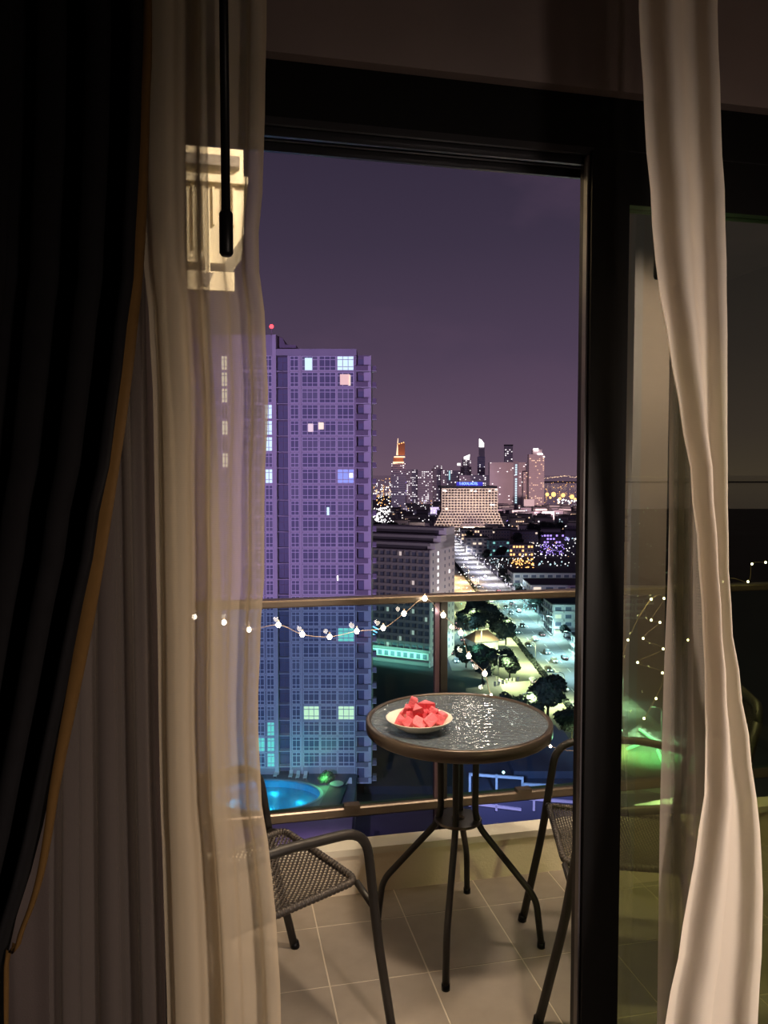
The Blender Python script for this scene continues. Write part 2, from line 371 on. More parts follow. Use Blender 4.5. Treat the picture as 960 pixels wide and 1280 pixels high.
# curtain wands
def wand(label, top, bot, r):
    t = thing('curtain_wand', label, 'curtain wand', tuple(bot), group=None)
    a, b = Vector((0, 0, 0)), Vector(top) - Vector(bot)
    MB().tube([a + Vector((0, 0, 0.05)), b], r, 10).build('rod', M_frame, t, True)
    MB().tube([a + Vector((0, 0, 0.0)), a + Vector((0, 0, 0.004)), a + Vector((0, 0, 0.056)), a + Vector((0, 0, 0.06))], lambda q: r * (1.55 if 0.1 < q < 0.9 else 1.1), 12).build('grip', M_frame, t, True)
    return t
p = ony(283, 320, 1.08); q = ony(279, -20, 1.08)
wand('black curtain wand hanging in front of the left voile', (q.x, 1.08, 2.56), p, 0.0062)
p = ony(823, 349, 1.25); wand('black curtain wand half hidden behind the right voile', (p.x, 1.25, 2.56), p, 0.0055)

# ================================================================ BALCONY
YB = 2.645                                  # inside face of the curb
fl = MB().box(-0.95, 3.2, YW, 2.715, -0.20, -0.0012).build('floor', M_grout); struct(fl, 'pale grout bed of the balcony floor')
rows_y = [(YW, 1.57), (1.57, 1.87), (1.87, 2.17), (2.17, 2.47), (2.47, YB)]
tm = {}
for (y0, y1) in rows_y:
    for k in range(-4, 10):
        x0 = 0.307 + 0.3 * k; x1 = x0 + 0.3
        if x0 < -0.94 or x1 > 3.2: continue
        key = round(y1 - y0, 3)
        if key not in tm:
            b = MB(); g = 0.0022; h = key / 2; s2 = 0.15
            z0, z1, c = -0.0075, 0.0, 0.0005
            v = [(-s2 + g, -h + g, z0), (s2 - g, -h + g, z0), (s2 - g, h - g, z0), (-s2 + g, h - g, z0),
                 (-s2 + g, -h + g, z1 - c), (s2 - g, -h + g, z1 - c), (s2 - g, h - g, z1 - c), (-s2 + g, h - g, z1 - c),
                 (-s2 + g + c, -h + g + c, z1), (s2 - g - c, -h + g + c, z1), (s2 - g - c, h - g - c, z1), (-s2 + g + c, h - g - c, z1)]
            f = [(8, 9, 10, 11)] + [(i, (i + 1) % 4, (i + 1) % 4 + 4, i + 4) for i in range(4)] + [(i + 4, (i + 1) % 4 + 4, (i + 1) % 4 + 8, i + 8) for i in range(4)]
            tm[key] = b._add(v, f).mesh('tile', M_floor)
        inst('tile', tm[key], fl, ((x0 + x1) / 2, (y0 + y1) / 2, 0))
curb = MB()
curb.box(-0.95, 3.2, YB, 2.715, -0.20, 0.142)
cb = curb.build('parapet', M_plaster); struct(cb, 'low cream plastered parapet under the railing')
MB().bbox(-0.95, 3.2, YB - 0.006, 2.722, 0.142, 0.166, 0.004).build('coping', M_copper, cb)
struct(MB().box(-1.05, -0.95, YW, 2.95, -0.2, 2.95).build('wall_balcony', M_plaster), 'cream side wall of the balcony')
struct(MB().box(-1.05, 3.2, YW, 2.95, 2.95, 3.1).build('balcony_ceiling', M_plaster), 'soffit above the balcony')
struct(MB().box(-1.7, 3.2, YW, YW + 0.1, -3, -0.01).build('facade_wall', M_plaster), 'outer wall below the balcony')

# lamp fixtures carrying the balcony light; the right one is added to brighten
for lx, ly, lw_ in ((0.52, 1.80, 'above the balcony door'), (1.55, 2.1, 'added at the right end of the balcony to brighten it')):
  t = thing('ceiling_lamp', 'round ceiling lamp ' + lw_, 'lamp', (lx, ly, 2.95))
  MB().lathe([(0.001, 0), (0.11, 0), (0.12, -0.02), (0.10, -0.05), (0.001, -0.055)], 24).build('base', M_ac, t, True)
  MB().lathe([(0.095, -0.055), (0.08, -0.10), (0.045, -0.13), (0.001, -0.14)], 24).build('shade', mat('lamp_glass', (0.9, 0.85, 0.7), 0.4, emit=(1, 0.8, 0.5), estr=6), t, True)

# ---- glass railing
YR = 2.83
rl = thing('glass_railing', 'glass balcony railing with brown metal top rail behind the round table', 'railing', (0, 0, 0))
b = MB(); b.bbox(-0.94, 3.19, YR - 0.03, YR + 0.03, 0, 0, 0)
def hbar(x0, x1, y0, y1, z0, z1, c):        # horizontal bar with chamfers, along x
    prof = [(y0 + c, z0), (y1 - c, z0), (y1, z0 + c), (y1, z1 - c), (y1 - c, z1), (y0 + c, z1), (y0, z1 - c), (y0, z0 + c)]
    m_ = MB(); vs = [(x0, y, z) for y, z in prof] + [(x1, y, z) for y, z in prof]
    return m_._add(vs, [tuple(range(7, -1, -1)), tuple(range(8, 16))] + [(i, (i + 1) % 8, (i + 1) % 8 + 8, i + 8) for i in range(8)])
hbar(-0.94, 3.19, YR - 0.03, YR + 0.03, 1.012, 1.040, 0.005).build('top_rail', M_rail, rl)
hbar(-0.94, 3.19, YR - 0.025, YR + 0.025, 0.205, 0.243, 0.005).build('bottom_rail', M_rail, rl)
for xp in (-0.72, 0.835, 2.39):
    MB().box(xp - 0.004, xp + 0.022, YR - 0.022, YR + 0.022, -0.18, 1.012).build('post', M_tube, rl)
    MB().box(xp - 0.024, xp - 0.006, YR - 0.008, YR + 0.016, -0.18, 1.012).build('post_rail', mat('plum_metal', (0.16, 0.10, 0.14), 0.3, 0.5), rl)
    MB().box(xp - 0.03, xp + 0.04, 2.715, YR - 0.02, -0.06, 0.02).build('bracket', M_tube, rl)
for x0, x1 in ((-0.69, 0.805), (0.865, 2.36), (2.42, 3.18)):
    MB().box(x0, x1, YR - 0.004, YR + 0.004, 0.243, 1.012).build('glass_panel', M_rglass, rl, label='teal tinted glass panel')
for px in (440, 655):
    P_ = ony(px, 1000, YR - 0.03)
    MB().box(P_.x - 0.03, P_.x + 0.03, YR - 0.04, YR - 0.005, 0.243, 0.258).build('clamp', M_rail, rl)

# ---- air conditioner on its bracket, high on the left
ac = thing('air_conditioner', 'cream air conditioner unit hung high on the balcony, behind the left voile', 'air conditioner', (0, 0, 0))
x0, x1, ya, yb = -0.72, 0.085, 2.38, 2.66
za, zb = 2.13, 2.52
b = MB()
b._add([(x0, ya, za), (x1 - 0.06, ya, za), (x1, ya, za + 0.09), (x1, ya, zb), (x0, ya, zb), (x0, yb, za), (x1 - 0.06, yb, za), (x1, yb, za + 0.09), (x1, yb, zb), (x0, yb, zb)],
       [(0, 1, 2, 3, 4), (9, 8, 7, 6, 5), (0, 5, 6, 1), (1, 6, 7, 2), (2, 7, 8, 3), (3, 8, 9, 4), (4, 9, 5, 0)])
b.build('casing', M_ac, ac)
MB().box(x0 - 0.01, x1 + 0.012, ya - 0.02, yb + 0.01, 2.36, 2.382).build('lip', M_ac, ac)
MB().box(x0, x1 - 0.012, ya - 0.03, ya - 0.002, 2.405, 2.435).build('bracket_bar', M_acd, ac)
for i in range(26):
    xx = x1 - 0.03 - i * 0.029
    MB().box(xx - 0.003, xx + 0.003, ya - 0.010, ya, 2.17 if i > 2 else 2.24, 2.35).build('louver', M_ac, ac)
MB().box(x0, x1, ya - 0.002, yb, 2.52, 2.535).build('top_panel', M_ac, ac)
b = MB()
for hx_ in (0.02, -0.6): MB().tube([(hx_, 2.45, 2.535), (hx_, 2.45, 2.95)], 0.012, 6).build('hanger', M_ac, ac)
MB().box(-0.12, 0.07, 2.40, 2.43, 2.60, 2.66).build('hanger_plate', M_ac, ac)
b = MB(); b.box(-0.16, 0.055, 2.36, 2.38, 2.045, 2.10); b.box(-0.03, -0.015, 2.37, 2.40, 2.09, 2.15); b.build('drip_tray', M_ac, ac)
MB()._add([(-0.045, 2.357, 2.095), (-0.005, 2.357, 2.095), (-0.022, 2.357, 2.055), (-0.034, 2.357, 2.055)], [(0, 3, 2, 1)]).build('badge', M_acd, ac)

# ================================================================ TABLE
TX, TY, TZ, TR = 0.747, 2.325, 0.715, 0.293
tb = thing('bistro_table', 'round bistro table with pebbled glass top and four curved dark legs', 'table', (TX, TY, 0))
MB().lathe([(TR, TZ - 0.034), (TR + 0.004, TZ - 0.03), (TR + 0.004, TZ + 0.001), (TR, TZ + 0.004), (TR - 0.010, TZ + 0.004), (TR - 0.012, TZ), (TR - 0.012, TZ - 0.008), (TR - 0.006, TZ - 0.010), (TR - 0.006, TZ - 0.034)], 72, close=True).build('rim', M_rim, tb, True)
MB().lathe([(0.0005, TZ - 0.007), (TR - 0.013, TZ - 0.007), (TR - 0.013, TZ - 0.001), (0.0005, TZ - 0.001)], 72).build('glass_top', M_tglass, tb, label='pebbled clear glass disc')
A0 = -25
for k in range(4):
    a = R_(A0 + 90 * k); d = Vector((math.cos(a), math.sin(a), 0)); up = Vector((0, 0, 1))
    pl = bend([d * (TR - 0.01) + up * 0.692, d * 0.058 + up * 0.692, d * 0.055 + up * 0.385, d * 0.20 + up * 0.215, d * 0.250 + up * 0.155, d * 0.267 + up * 0.01], 0.05, 6)
    lg = MB().tube(pl, 0.0105, 12).build('leg', M_tube, tb, True)
    MB().tube([d * 0.2665 + up * 0.0, d * 0.267 + up * 0.018], 0.0125, 12).build('rubber_foot', M_frame, lg, True)
MB().lathe([(0.022, 0.385), (0.074, 0.385), (0.077, 0.389), (0.074, 0.394), (0.022, 0.394)], 40, close=True).build('brace_plate', M_rim, tb, False)
for k in range(4):
    a = R_(A0 + 90 * k); MB().ball((0.067 * math.cos(a), 0.067 * math.sin(a), 0.374), 0.004).build('screw', mat('steel', (0.6, 0.6, 0.6), 0.2, 1.0), tb, True)

# ---- plate with watermelon
pc = onz(524, 907, TZ + 0.01)
PL = Vector((pc.x, pc.y, TZ + 0.0005))
pt = MB().lathe([(0.0005, 0.0), (0.052, 0.0), (0.056, 0.003), (0.082, 0.016), (0.101, 0.034), (0.103, 0.036), (0.100, 0.0365), (0.079, 0.0205), (0.054, 0.0075), (0.0005, 0.006)], 48).build('plate', M_plate, None, True)
pt.location = PL; tag(pt, 'shallow white plate holding watermelon on the glass table', 'plate')
def chunk(seed, sx, sy, sz):
    r = random.Random(seed); b = MB()
    tri = r.random() < 0.6
    base = [(-1, -0.8), (1, -0.9), (0.15, 1)] if tri else [(-1, -0.8), (1, -0.75), (0.85, 0.8), (-0.8, 0.9)]
    base = [(x + r.uniform(-.15, .15), y + r.uniform(-.15, .15)) for x, y in base]
    def ring(s, z): return [((x * s + r.uniform(-.03, .03)) * sx, (y * s + r.uniform(-.03, .03)) * sy, z * sz) for x, y in base]
    n_ = len(base); rings = [ring(0.88, -1), ring(1.0, -0.82), ring(1.0, 0.75), ring(0.84, 1)]
    vs = sum(rings, [])
    fs = [tuple(range(n_ - 1, -1, -1)), tuple(3 * n_ + i for i in range(n_))]
    for q in range(3): fs += [(q * n_ + i, q * n_ + (i + 1) % n_, (q + 1) * n_ + (i + 1) % n_, (q + 1) * n_ + i) for i in range(n_)]
    return b._add(vs, fs).mesh('watermelon_chunk', M_melon)
spots = []
ml = [  # dx, dy, dz, sx, sy, sz, rotation, tilt, wording
    (-0.066, -0.010, 0.034, .020, .017, .013, 0.3, 0.5, 'leftmost in the pile, leaning on the plate edge'),
    (-0.045, -0.040, 0.036, .021, .018, .014, 1.1, 0.6, 'at the front left of the pile'),
    (-0.015, -0.050, 0.036, .019, .019, .016, 2.0, 0.9, 'front centre of the pile, standing on its side'),
    (0.018, -0.048, 0.036, .020, .017, .016, 0.6, -0.7, 'front of the pile, just right of centre'),
    (0.050, -0.032, 0.034, .019, .018, .014, 1.9, 0.5, 'at the front right of the pile'),
    (0.070, -0.004, 0.036, .017, .016, .012, 0.9, 0.4, 'rightmost in the pile near the plate edge'),
    (0.048, 0.030, 0.036, .019, .017, .014, 2.5, -0.4, 'at the back right of the pile'),
    (0.010, 0.050, 0.036, .022, .018, .014, 0.2, 0.3, 'at the very back of the pile'),
    (-0.034, 0.040, 0.036, .020, .018, .014, 1.5, -0.5, 'at the back left of the pile'),
    (-0.032, 0.000, 0.040, .019, .018, .016, 2.8, 0.3, 'in the bottom layer, left of the middle'),
    (0.012, 0.002, 0.040, .019, .018, .016, 0.8, -0.2, 'buried in the middle of the bottom layer'),
    (0.044, -0.002, 0.050, .016, .016, .013, 1.2, 0.6, 'with seeds showing, right of the middle'),
    (-0.040, 0.008, 0.062, .022, .015, .012, 0.5, 0.3, 'in the upper layer on the left'),
    (-0.012, -0.018, 0.063, .020, .016, .013, 2.2, -0.5, 'in the upper layer facing the door'),
    (0.024, 0.014, 0.068, .030, .013, .012, 0.05, 0.15, 'long and flat, lying across the top right'),
    (-0.016, 0.014, 0.078, .015, .013, .017, 1.3, 0.35, 'standing as the peak of the pile'),
]
for i, (dx, dy, dz, sx, sy, sz, rz, ti, wd_) in enumerate(ml):
    o = inst('watermelon_chunk', chunk(100 + i, sx, sy, sz), None, PL + Vector((dx, dy, dz)))
    o.rotation_euler = (ti, ti * 0.5, rz)
    tag(o, 'pink watermelon chunk ' + wd_, 'fruit', 'watermelon chunks on the plate')

# ================================================================ CHAIRS
def weave(W0, W1, X0, X1, zf, nx, ny, r):
    b = MB()
    def wdt(x): t = (x - X0) / (X1 - X0); return W0 + (W1 - W0) * t
    for i in range(nx):                     # strands across the seat
        x = X0 + (X1 - X0) * (i + 0.5) / nx; n_ = ny * 2; wv = wdt(x); pts = []
        for j in range(n_ + 1):
            y = -wv + 2 * wv * j / n_; pts.append((x, y, zf(x, y / wv) + (r * 0.9 if (j // 2 + i) % 2 else -r * 0.9)))
        vs = []
        for p_ in pts: vs += [(p_[0] - r, p_[1], p_[2]), (p_[0] + r, p_[1], p_[2])]
        b._add(vs, [(2 * j, 2 * j + 1, 2 * j + 3, 2 * j + 2) for j in range(n_)])
    for j in range(ny):                     # strands front to back
        s = -1 + 2 * (j + 0.5) / ny; n_ = nx; vs = []
        for i in range(n_ + 1):
            x = X0 + (X1 - X0) * i / n_; y = s * wdt(x); z = zf(x, s) + (r * 0.9 if (i + j) % 2 else -r * 0.9)
            vs += [(x, y - r * 0.8, z), (x, y + r * 0.8, z)]
        b._add(vs, [(2 * i, 2 * i + 1, 2 * i + 3, 2 * i + 2) for i in range(n_)])
    return b
def wrapped(pts, r, pitch=0.012):
    b = MB(); b.tube(pts, r, 10); P = [Vector(p) for p in pts]
    for a_, c_ in zip(P, P[1:]):
        L_ = (c_ - a_).length; n_ = max(1, int(L_ / pitch)); d = (c_ - a_).normalized()
        for k in range(n_):
            p0 = a_ + d * (k + 0.2) * L_ / n_; b.tube([p0, p0 + d * pitch * 0.55], r * 1.13, 8, cap=True)
    return b
def make_chair():
    t = thing('rattan_chair', '', 'chair')
    SW, SB = 0.185, 0.165                    # half widths front / back
    zs = 0.425
    # local: +x forward, origin under the seat's front edge
    for s in (1, -1):
        pl = bend([(0.075, s * 0.245, 0.0), (0.01, s * 0.262, 0.30), (-0.035, s * 0.272, 0.605), (-0.30, s * 0.262, 0.625), (-0.44, s * 0.235, 0.60)], 0.075, 8)
        lg = MB().tube(pl, 0.0125, 12).build('leg', M_tube, t, True, label='bent tube forming front leg and armrest')
        MB().tube([(0.077, s * 0.2445, 0.0), (0.073, s * 0.2455, 0.02)], 0.0145, 10).build('rubber_foot', M_frame, lg, True)
        MB().tube([(0.0, s * SW, zs - 0.005), (-0.008, s * 0.262, zs - 0.03)], 0.009, 8).build('stretcher', M_tube, t, True)
        MB().tube(bend([(-0.47, s * 0.215, 0.0), (-0.40, s * 0.205, 0.40), (-0.455, s * 0.21, 0.66), (-0.50, s * 0.20, 0.84)], 0.08, 6), 0.0125, 12).build('leg', M_tube, t, True)
    MB().tube(bend([(-0.50, 0.20, 0.83), (-0.512, 0.17, 0.875), (-0.515, 0, 0.885), (-0.512, -0.17, 0.875), (-0.50, -0.20, 0.83)], 0.06, 6), 0.0125, 12).build('back_frame', M_tube, t, True)
    fr = bend([(-0.40, -SB, zs - 0.02), (0.0, -SW, zs), (0.0, 0, zs + 0.002), (0.0, SW, zs), (-0.40, SB, zs - 0.02), (-0.40, -SB, zs - 0.02)], 0.03, 4)
    wrapped(fr, 0.0095).build('seat_frame', M_rattan, t, True)
    zf = lambda x, s: zs - 0.002 + 0.02 * (x / 0.4) - 0.018 * (1 - s * s) * (1 - (x / 0.2 + 1) ** 2) + 0
    o = weave(SB, SW, -0.395, -0.005, zf, 46, 44, 0.0030).build('seat', M_rattan, t, label='woven brown rattan seat')
    wb = weave(0.19, 0.19, 0.44, 0.87, lambda x, s: 0, 44, 40, 0.0030)
    v2 = [(-0.445 - (x - 0.44) * 0.13 + z - 0.02 * (1 - (y / 0.19) ** 2), y, x) for x, y, z in wb.v]; wb.v = v2
    wb.build('backrest', M_rattan, t, label='woven brown rattan backrest')
    return t
ch = make_chair()
A_, B_ = Vector((0.185, 2.287)), Vector((0.348, 1.962))
m_ = (A_ + B_) / 2
ch.location = (m_.x, m_.y, 0); ch.rotation_euler = (0, 0, math.atan2(0.163, 0.325))
ch['label'] = 'dark rattan armchair left of the table, half hidden by the voile'; ch['group'] = 'rattan armchairs at the bistro table'
c2 = copy_tree(ch)
c2.location = (0.985, 2.105, 0); c2.rotation_euler = (0, 0, math.atan2(0.30, -0.954))
c2['label'] = 'dark rattan armchair right of the table, cut off by the black door frame'

# ================================================================ FAIRY LIGHTS
YS = 2.775
bl = [(225, 762), (243, 771), (280, 778), (311, 787), (348, 781), (378, 793), (412, 796), (446, 789), (479, 785), (505, 767), (531, 748), (554, 769), (576, 791), (586, 820), (606, 842), (614, 869), (640, 905), (688, 933), (740, 925), (785, 800), (814, 749), (830, 748), (814, 775), (825, 778), (804, 798), (829, 811), (797, 828), (828, 841), (820, 873), (805, 898), (860, 800), (903, 727), (935, 727), (940, 705), (957, 703)]
st = thing('fairy_lights', 'string of warm white fairy lights looped along the glass railing', 'string lights', (0, 0, 0))
def bp(px, py):
    return ony(px, py, YS)
P = [bp(*q) for q in bl]
W = [bp(150, 740)] + P
MB().tube(W, 0.0009, 5, smooth=5).build('wire', M_wire, st)
bm = MB().ball((0, 0, 0), 0.0088, seg=12, rings=8, sz=1.15).mesh('bulb', M_bulb, True)
sm_ = MB().tube([(0, 0, 0.008), (0, 0, 0.018)], 0.0035, 6).mesh('bulb_cap', M_wire)
for i, p in enumerate(P):
    k = 1.0 if bl[i][0] < 700 and bl[i][1] < 850 else 0.5
    o = inst('bulb', bm, st, tuple(p), sc_=(k, k, k)); inst('bulb_cap', sm_, o)
for px in (280, 311, 348, 378, 446, 479, 531, 554, 576, 586, 606, 614, 640, 688):
    i = [q[0] for q in bl].index(px); lamp('bulb_light', 'POINT', P[i] + Vector((0, -0.02, 0)), 0.12 if px < 570 else 0.14, (1, 0.90, 0.78), 0.009)

# ================================================================ CITY
# frame: L(lat, D, z); every building is an Empty turned by -YAW so that its local x runs along lat and local y along D
M_lilac = mat('painted_concrete', (0.43, 0.42, 0.45), 0.8, var=0.12, scale=0.3)
M_slab = mat('slab_edge', (0.66, 0.64, 0.66), 0.8, var=0.06, scale=0.5)
M_pane = mat('dark_window_glass', (0.16, 0.18, 0.25), 0.55, var=0.5, scale=0.21)
M_pane2 = mat('curtained_window', (0.24, 0.26, 0.31), 0.6, var=0.3, scale=0.4)
M_mull = mat('white_mullion', (0.85, 0.85, 0.88), 0.6, var=0.05)
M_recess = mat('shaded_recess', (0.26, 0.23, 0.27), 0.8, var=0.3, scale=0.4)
M_grey = mat('grey_render', (0.36, 0.33, 0.34), 0.85, var=0.12, scale=0.2)
M_white = mat('white_render', (0.72, 0.68, 0.66), 0.8, var=0.08, scale=0.2)
M_roof = mat('dark_roof', (0.05, 0.05, 0.06), 0.8, var=0.25, scale=0.2)
M_dark = mat('dark_render', (0.10, 0.09, 0.11), 0.85, var=0.2, scale=0.1)
M_mid = mat('weathered_render', (0.25, 0.22, 0.25), 0.85, var=0.2, scale=0.1)
def em(name, c, s_): return mat(name, tuple(min(1, q * .5) for q in c), 0.5, emit=c, estr=s_)
E_teal = em('lit_window_teal', (0.30, 0.80, 0.72), 0.8)
E_cool = em('lit_window_cool', (0.66, 0.92, 1.0), 0.95)
E_warm = em('lit_window_warm', (1.0, 0.80, 0.62), 0.95)
E_cream = em('lit_window_cream', (1.0, 0.92, 0.62), 1.0)
E_white = em('white_light', (1.0, 0.96, 0.95), 2.2)
E_amber = em('amber_light', (1.0, 0.50, 0.16), 2.4)
E_peach = em('peach_light', (1.0, 0.66, 0.42), 1.5)
E_blue = em('blue_light', (0.10, 0.14, 1.0), 1.4)
E_sky = em('sky_blue_light', (0.30, 0.55, 1.0), 2.0)
E_red = em('red_light', (1.0, 0.06, 0.08), 3.0)
E_green = em('green_light', (0.25, 0.95, 0.30), 1.0)
E_violet = em('violet_light', (0.45, 0.30, 1.0), 1.6)

def bld(name, label, lat, D, z=GZ, cat='building', group=None, rz=0.0):
    return thing(name, label, cat, tuple(L(lat, D, z)), -YAW + rz, group)

ORD = 'nearest second third fourth fifth sixth seventh eighth ninth tenth eleventh twelfth thirteenth fourteenth fifteenth sixteenth seventeenth eighteenth nineteenth twentieth twenty-first twenty-second twenty-third twenty-fourth twenty-fifth twenty-sixth'.split()
def nth(i, what='from the balcony'): return ORD[i] + ('' if i == 0 and what == 'from the balcony' else ' ' + what)
# ---- ground and sea
def gquad(name, pts, z, m, label=None):
    b = MB(); b._add([tuple(L(a, d, z)) for a, d in pts], [tuple(range(len(pts)))])
    o = b.build(name, m); o['kind'] = 'structure'
    if label: o['label'] = label
    return o
gb = MB(); gb._add([tuple(L(a, d, z)) for z in (GZ - 1, GZ) for a, d in ((-2500, -60), (1500, -60), (1500, 1420), (275, 1420), (275, 2300), (-2500, 2300))],
                   [(6, 7, 8, 9, 10, 11), (5, 4, 3, 2, 1, 0)] + [(i, (i + 1) % 6, (i + 1) % 6 + 6, i + 6) for i in range(6)])
M_ground = mat('dark_ground', (0.10, 0.095, 0.12), 0.9, var=0.4, scale=0.02)
struct(gb.build('ground', M_ground), 'dark ground of the city blocks')
gquad('sea', [(-20000, 1380), (20000, 1380), (20000, 45000), (-20000, 45000)], GZ - 0.6, mat('sea_water', (0.20, 0.15, 0.16), 0.07, spec=1.0), 'dark bay water beyond the city')
M_asph = mat('asphalt', (0.20, 0.20, 0.21), 0.8, var=0.25, scale=0.08)
M_conc = mat('bare_concrete', (0.30, 0.29, 0.26), 0.85, var=0.2, scale=0.06)
gquad('road', [(51, 150), (64.5, 150), (64.5, 1100), (51, 1100)], GZ + 0.05, M_asph, 'wide straight road running away to the skyline')
gquad('road', [(35, 150), (50, 150), (50, 560), (35, 560)], GZ + 0.05, M_conc, 'broad sodium-lit service road')
gquad('pavement', [(64.5, 150), (70, 150), (70, 900), (64.5, 900)], GZ + 0.12, M_conc, 'pavement along the right of the road')
# lane markings
for lat_ in (55.5, 60):
    b = MB()
    for k in range(60): b._add([tuple(L(lat_ + u, 160 + k * 12 + v, GZ + 0.07)) for u, v in ((-.12, 0), (.12, 0), (.12, 5), (-.12, 5))], [(0, 1, 2, 3)])
    o = b.build('lane_marking', mat('road_paint', (0.7, 0.7, 0.65), 0.7)); o['kind'] = 'stuff'; o['label'] = 'white dashes painted on the road'; o['category'] = 'road marking'
# hedge median
def leafy(name, blobs, n_, size, seed, m, flat=0.8):
    r = random.Random(seed); b = MB()
    tot = sum(q[3] ** 2 for q in blobs)
    for bx_, by, bz, br in blobs:
        for _ in range(int(n_ * br * br / tot)):
            u = Vector((r.gauss(0, 1), r.gauss(0, 1), r.gauss(0, 1))).normalized(); rad = br * (0.72 + 0.38 * r.random())
            c = Vector((bx_, by, bz)) + Vector((u.x * rad, u.y * rad, u.z * rad * flat))
            nrm = (u + Vector((r.uniform(-.6, .6), r.uniform(-.6, .6), r.uniform(-.2, .8)))).normalized()
            t1 = nrm.orthogonal().normalized(); t2 = nrm.cross(t1); s_ = size * r.uniform(0.6, 1.3)
            b._add([c - t1 * s_, c + t2 * s_ * 0.55, c + t1 * s_, c - t2 * s_ * 0.55], [(0, 1, 2, 3)])
    return b.mesh(name, m)
M_leaf = mat('tree_leaves', (0.016, 0.026, 0.024), 0.7, var=0.5, scale=0.4)
M_leafg = mat('garden_leaves', (0.07, 0.13, 0.06), 0.7, var=0.4, scale=0.4)
M_bark = mat('bark', (0.06, 0.05, 0.04), 0.9)
hm = leafy('hedge_foliage', [(0, i * 2.0, 0.5, 1.0) for i in range(12)], 900, 0.42, 5, M_leaf)
for k in range(22):
    o = inst('hedge', hm, None, tuple(L(50.4, 158 + 24 * k, GZ + 0.1)), -YAW)
    tag(o, 'clipped hedge section between the two roads, ' + nth(k), 'hedge', 'hedge sections between the roads')
# trees
crowns = []
TREE_AT = {'tall trees just above the table': ['second from the road', 'tallest behind the others', 'closest to the road', 'leftmost'],
 'trees left of the lit road': [nth(i, 'of the clump') for i in range(7)], 'garden trees in front of the house': [nth(i, 'of the garden') for i in range(6)],
 'trees right of the road': [nth(i, 'of the line') for i in range(12)], 'distant trees among the blocks': [nth(i, 'of the distant ones') for i in range(24)]}
for s_ in range(3):
    r = random.Random(40 + s_)
    bl_ = [(0, 0, 6.5, 3.2)] + [(r.uniform(-2.8, 2.8), r.uniform(-2.8, 2.8), r.uniform(4.5, 8.5), r.uniform(1.6, 2.4)) for _ in range(7)]
    crowns.append(leafy('crown', bl_, 2600, 0.50, 60 + s_, M_leaf))
trunk = MB().tube([(0, 0, 0), (0.1, 0, 2.5), (0, 0.1, 6)], lambda t: 0.32 - 0.15 * t, 8).tube([(0, 0, 3), (1.2, 0.3, 5.2), (2.0, 0.5, 6.6)], 0.12, 6).tube([(0, 0, 3), (-1.1, -0.3, 5.0), (-2.0, 0.4, 6.4)], 0.12, 6).mesh('trunk', M_bark)
TC = {}
def tree(lat, D, s_, k, label, group, z=GZ):
    TC[group] = TC.get(group, -1) + 1; label += ', the ' + TREE_AT[group][TC[group]]
    t = thing('tree', label, 'tree', tuple(L(lat, D, z)), random.uniform(0, 6), group)
    t.scale = (s_, s_, s_)
    inst('crown', crowns[k % 3], t); inst('trunk', trunk, t)
    return t
for lat, D, s_ in [(36.5, 188, 0.85), (41.6, 192, 1.35), (44.6, 180, 0.85), (33, 198, 0.65)]:
    tree(lat, D, s_, int(lat), 'large dark tree beside the lit road, just above the table', 'tall trees just above the table')
for lat, D, s_ in [(38, 318, 1.25), (43.5, 312, 1.15), (37.5, 304, 0.9), (45, 294, 1.0), (45.5, 284, 0.95), (41, 330, 1.0), (33, 312, 0.9)]:
    tree(lat, D, s_, int(lat), 'dark tree between the small house and the sodium-lit road', 'trees left of the lit road')
for lat, D, s_ in [(31, 244, 0.95), (36, 240, 0.9), (39, 236, 0.85), (27, 250, 0.8), (34, 250, 0.7), (30, 232, 0.75)]:
    tree(lat, D, s_, int(lat), 'dark garden tree in front of the small lit house', 'garden trees in front of the house')
for lat, D, s_ in [(70, 352, 0.75), (72, 335, 0.7), (73, 322, 0.75), (69.5, 318, 0.6), (70, 380, 0.7), (71, 402, 0.7), (70, 296, 0.55), (72, 282, 0.5), (76, 365, 0.8), (80, 352, 0.8), (70, 430, 0.8), (72, 455, 0.8)]:
    tree(lat, D, s_, int(lat * 2), 'dark tree lining the right side of the busy road', 'trees right of the road')
for lat, D, s_ in [(-6, 800, 1.5), (8, 790, 1.6), (24, 760, 1.5), (150, 760, 1.6), (165, 770, 1.7), (140, 700, 1.3), (180, 790, 1.5), (78, 645, 1.2), (41, 668, 1.3),
                   (195, 640, 1.2), (210, 700, 1.4), (120, 690, 1.3), (108, 620, 1.2), (75, 560, 0.9), (88, 575, 1.0), (170, 560, 1.0), (100, 640, 1.1), (78, 700, 1.3), (92, 720, 1.4)]:
    tree(lat, D, s_, int(lat), 'distant dark tree between the city blocks', 'distant trees among the blocks')

# ---- street lamps with their light
pole = MB().tube(bend([(0, 0, 0), (0, 0, 8.6), (1.8, 0, 9.0)], 0.8, 5), 0.09, 8).mesh('pole', mat('galvanised', (0.35, 0.35, 0.36), 0.4, 0.6))
head = MB().box(1.5, 2.6, -0.18, 0.18, 8.9, 9.06).mesh('lamp_head', E_white)
heada = MB().box(1.5, 2.6, -0.18, 0.18, 8.9, 9.06).mesh('lamp_head', E_peach)
def street_lamp(lat, D, flip, power, col, label, group, hm_, ang=150):
    t = thing('street_lamp', label, 'street lamp', tuple(L(lat, D, GZ)), -YAW + (math.pi if flip else 0), group)
    inst('pole', pole, t); inst('lamp_head', hm_, t)
    p_ = L(lat + (-2.1 if flip else 2.1), D, GZ + 8.7)
    lamp('street_light', 'SPOT', p_, power, col, 0.3, (p_.x, p_.y, GZ), ang, 0.8)
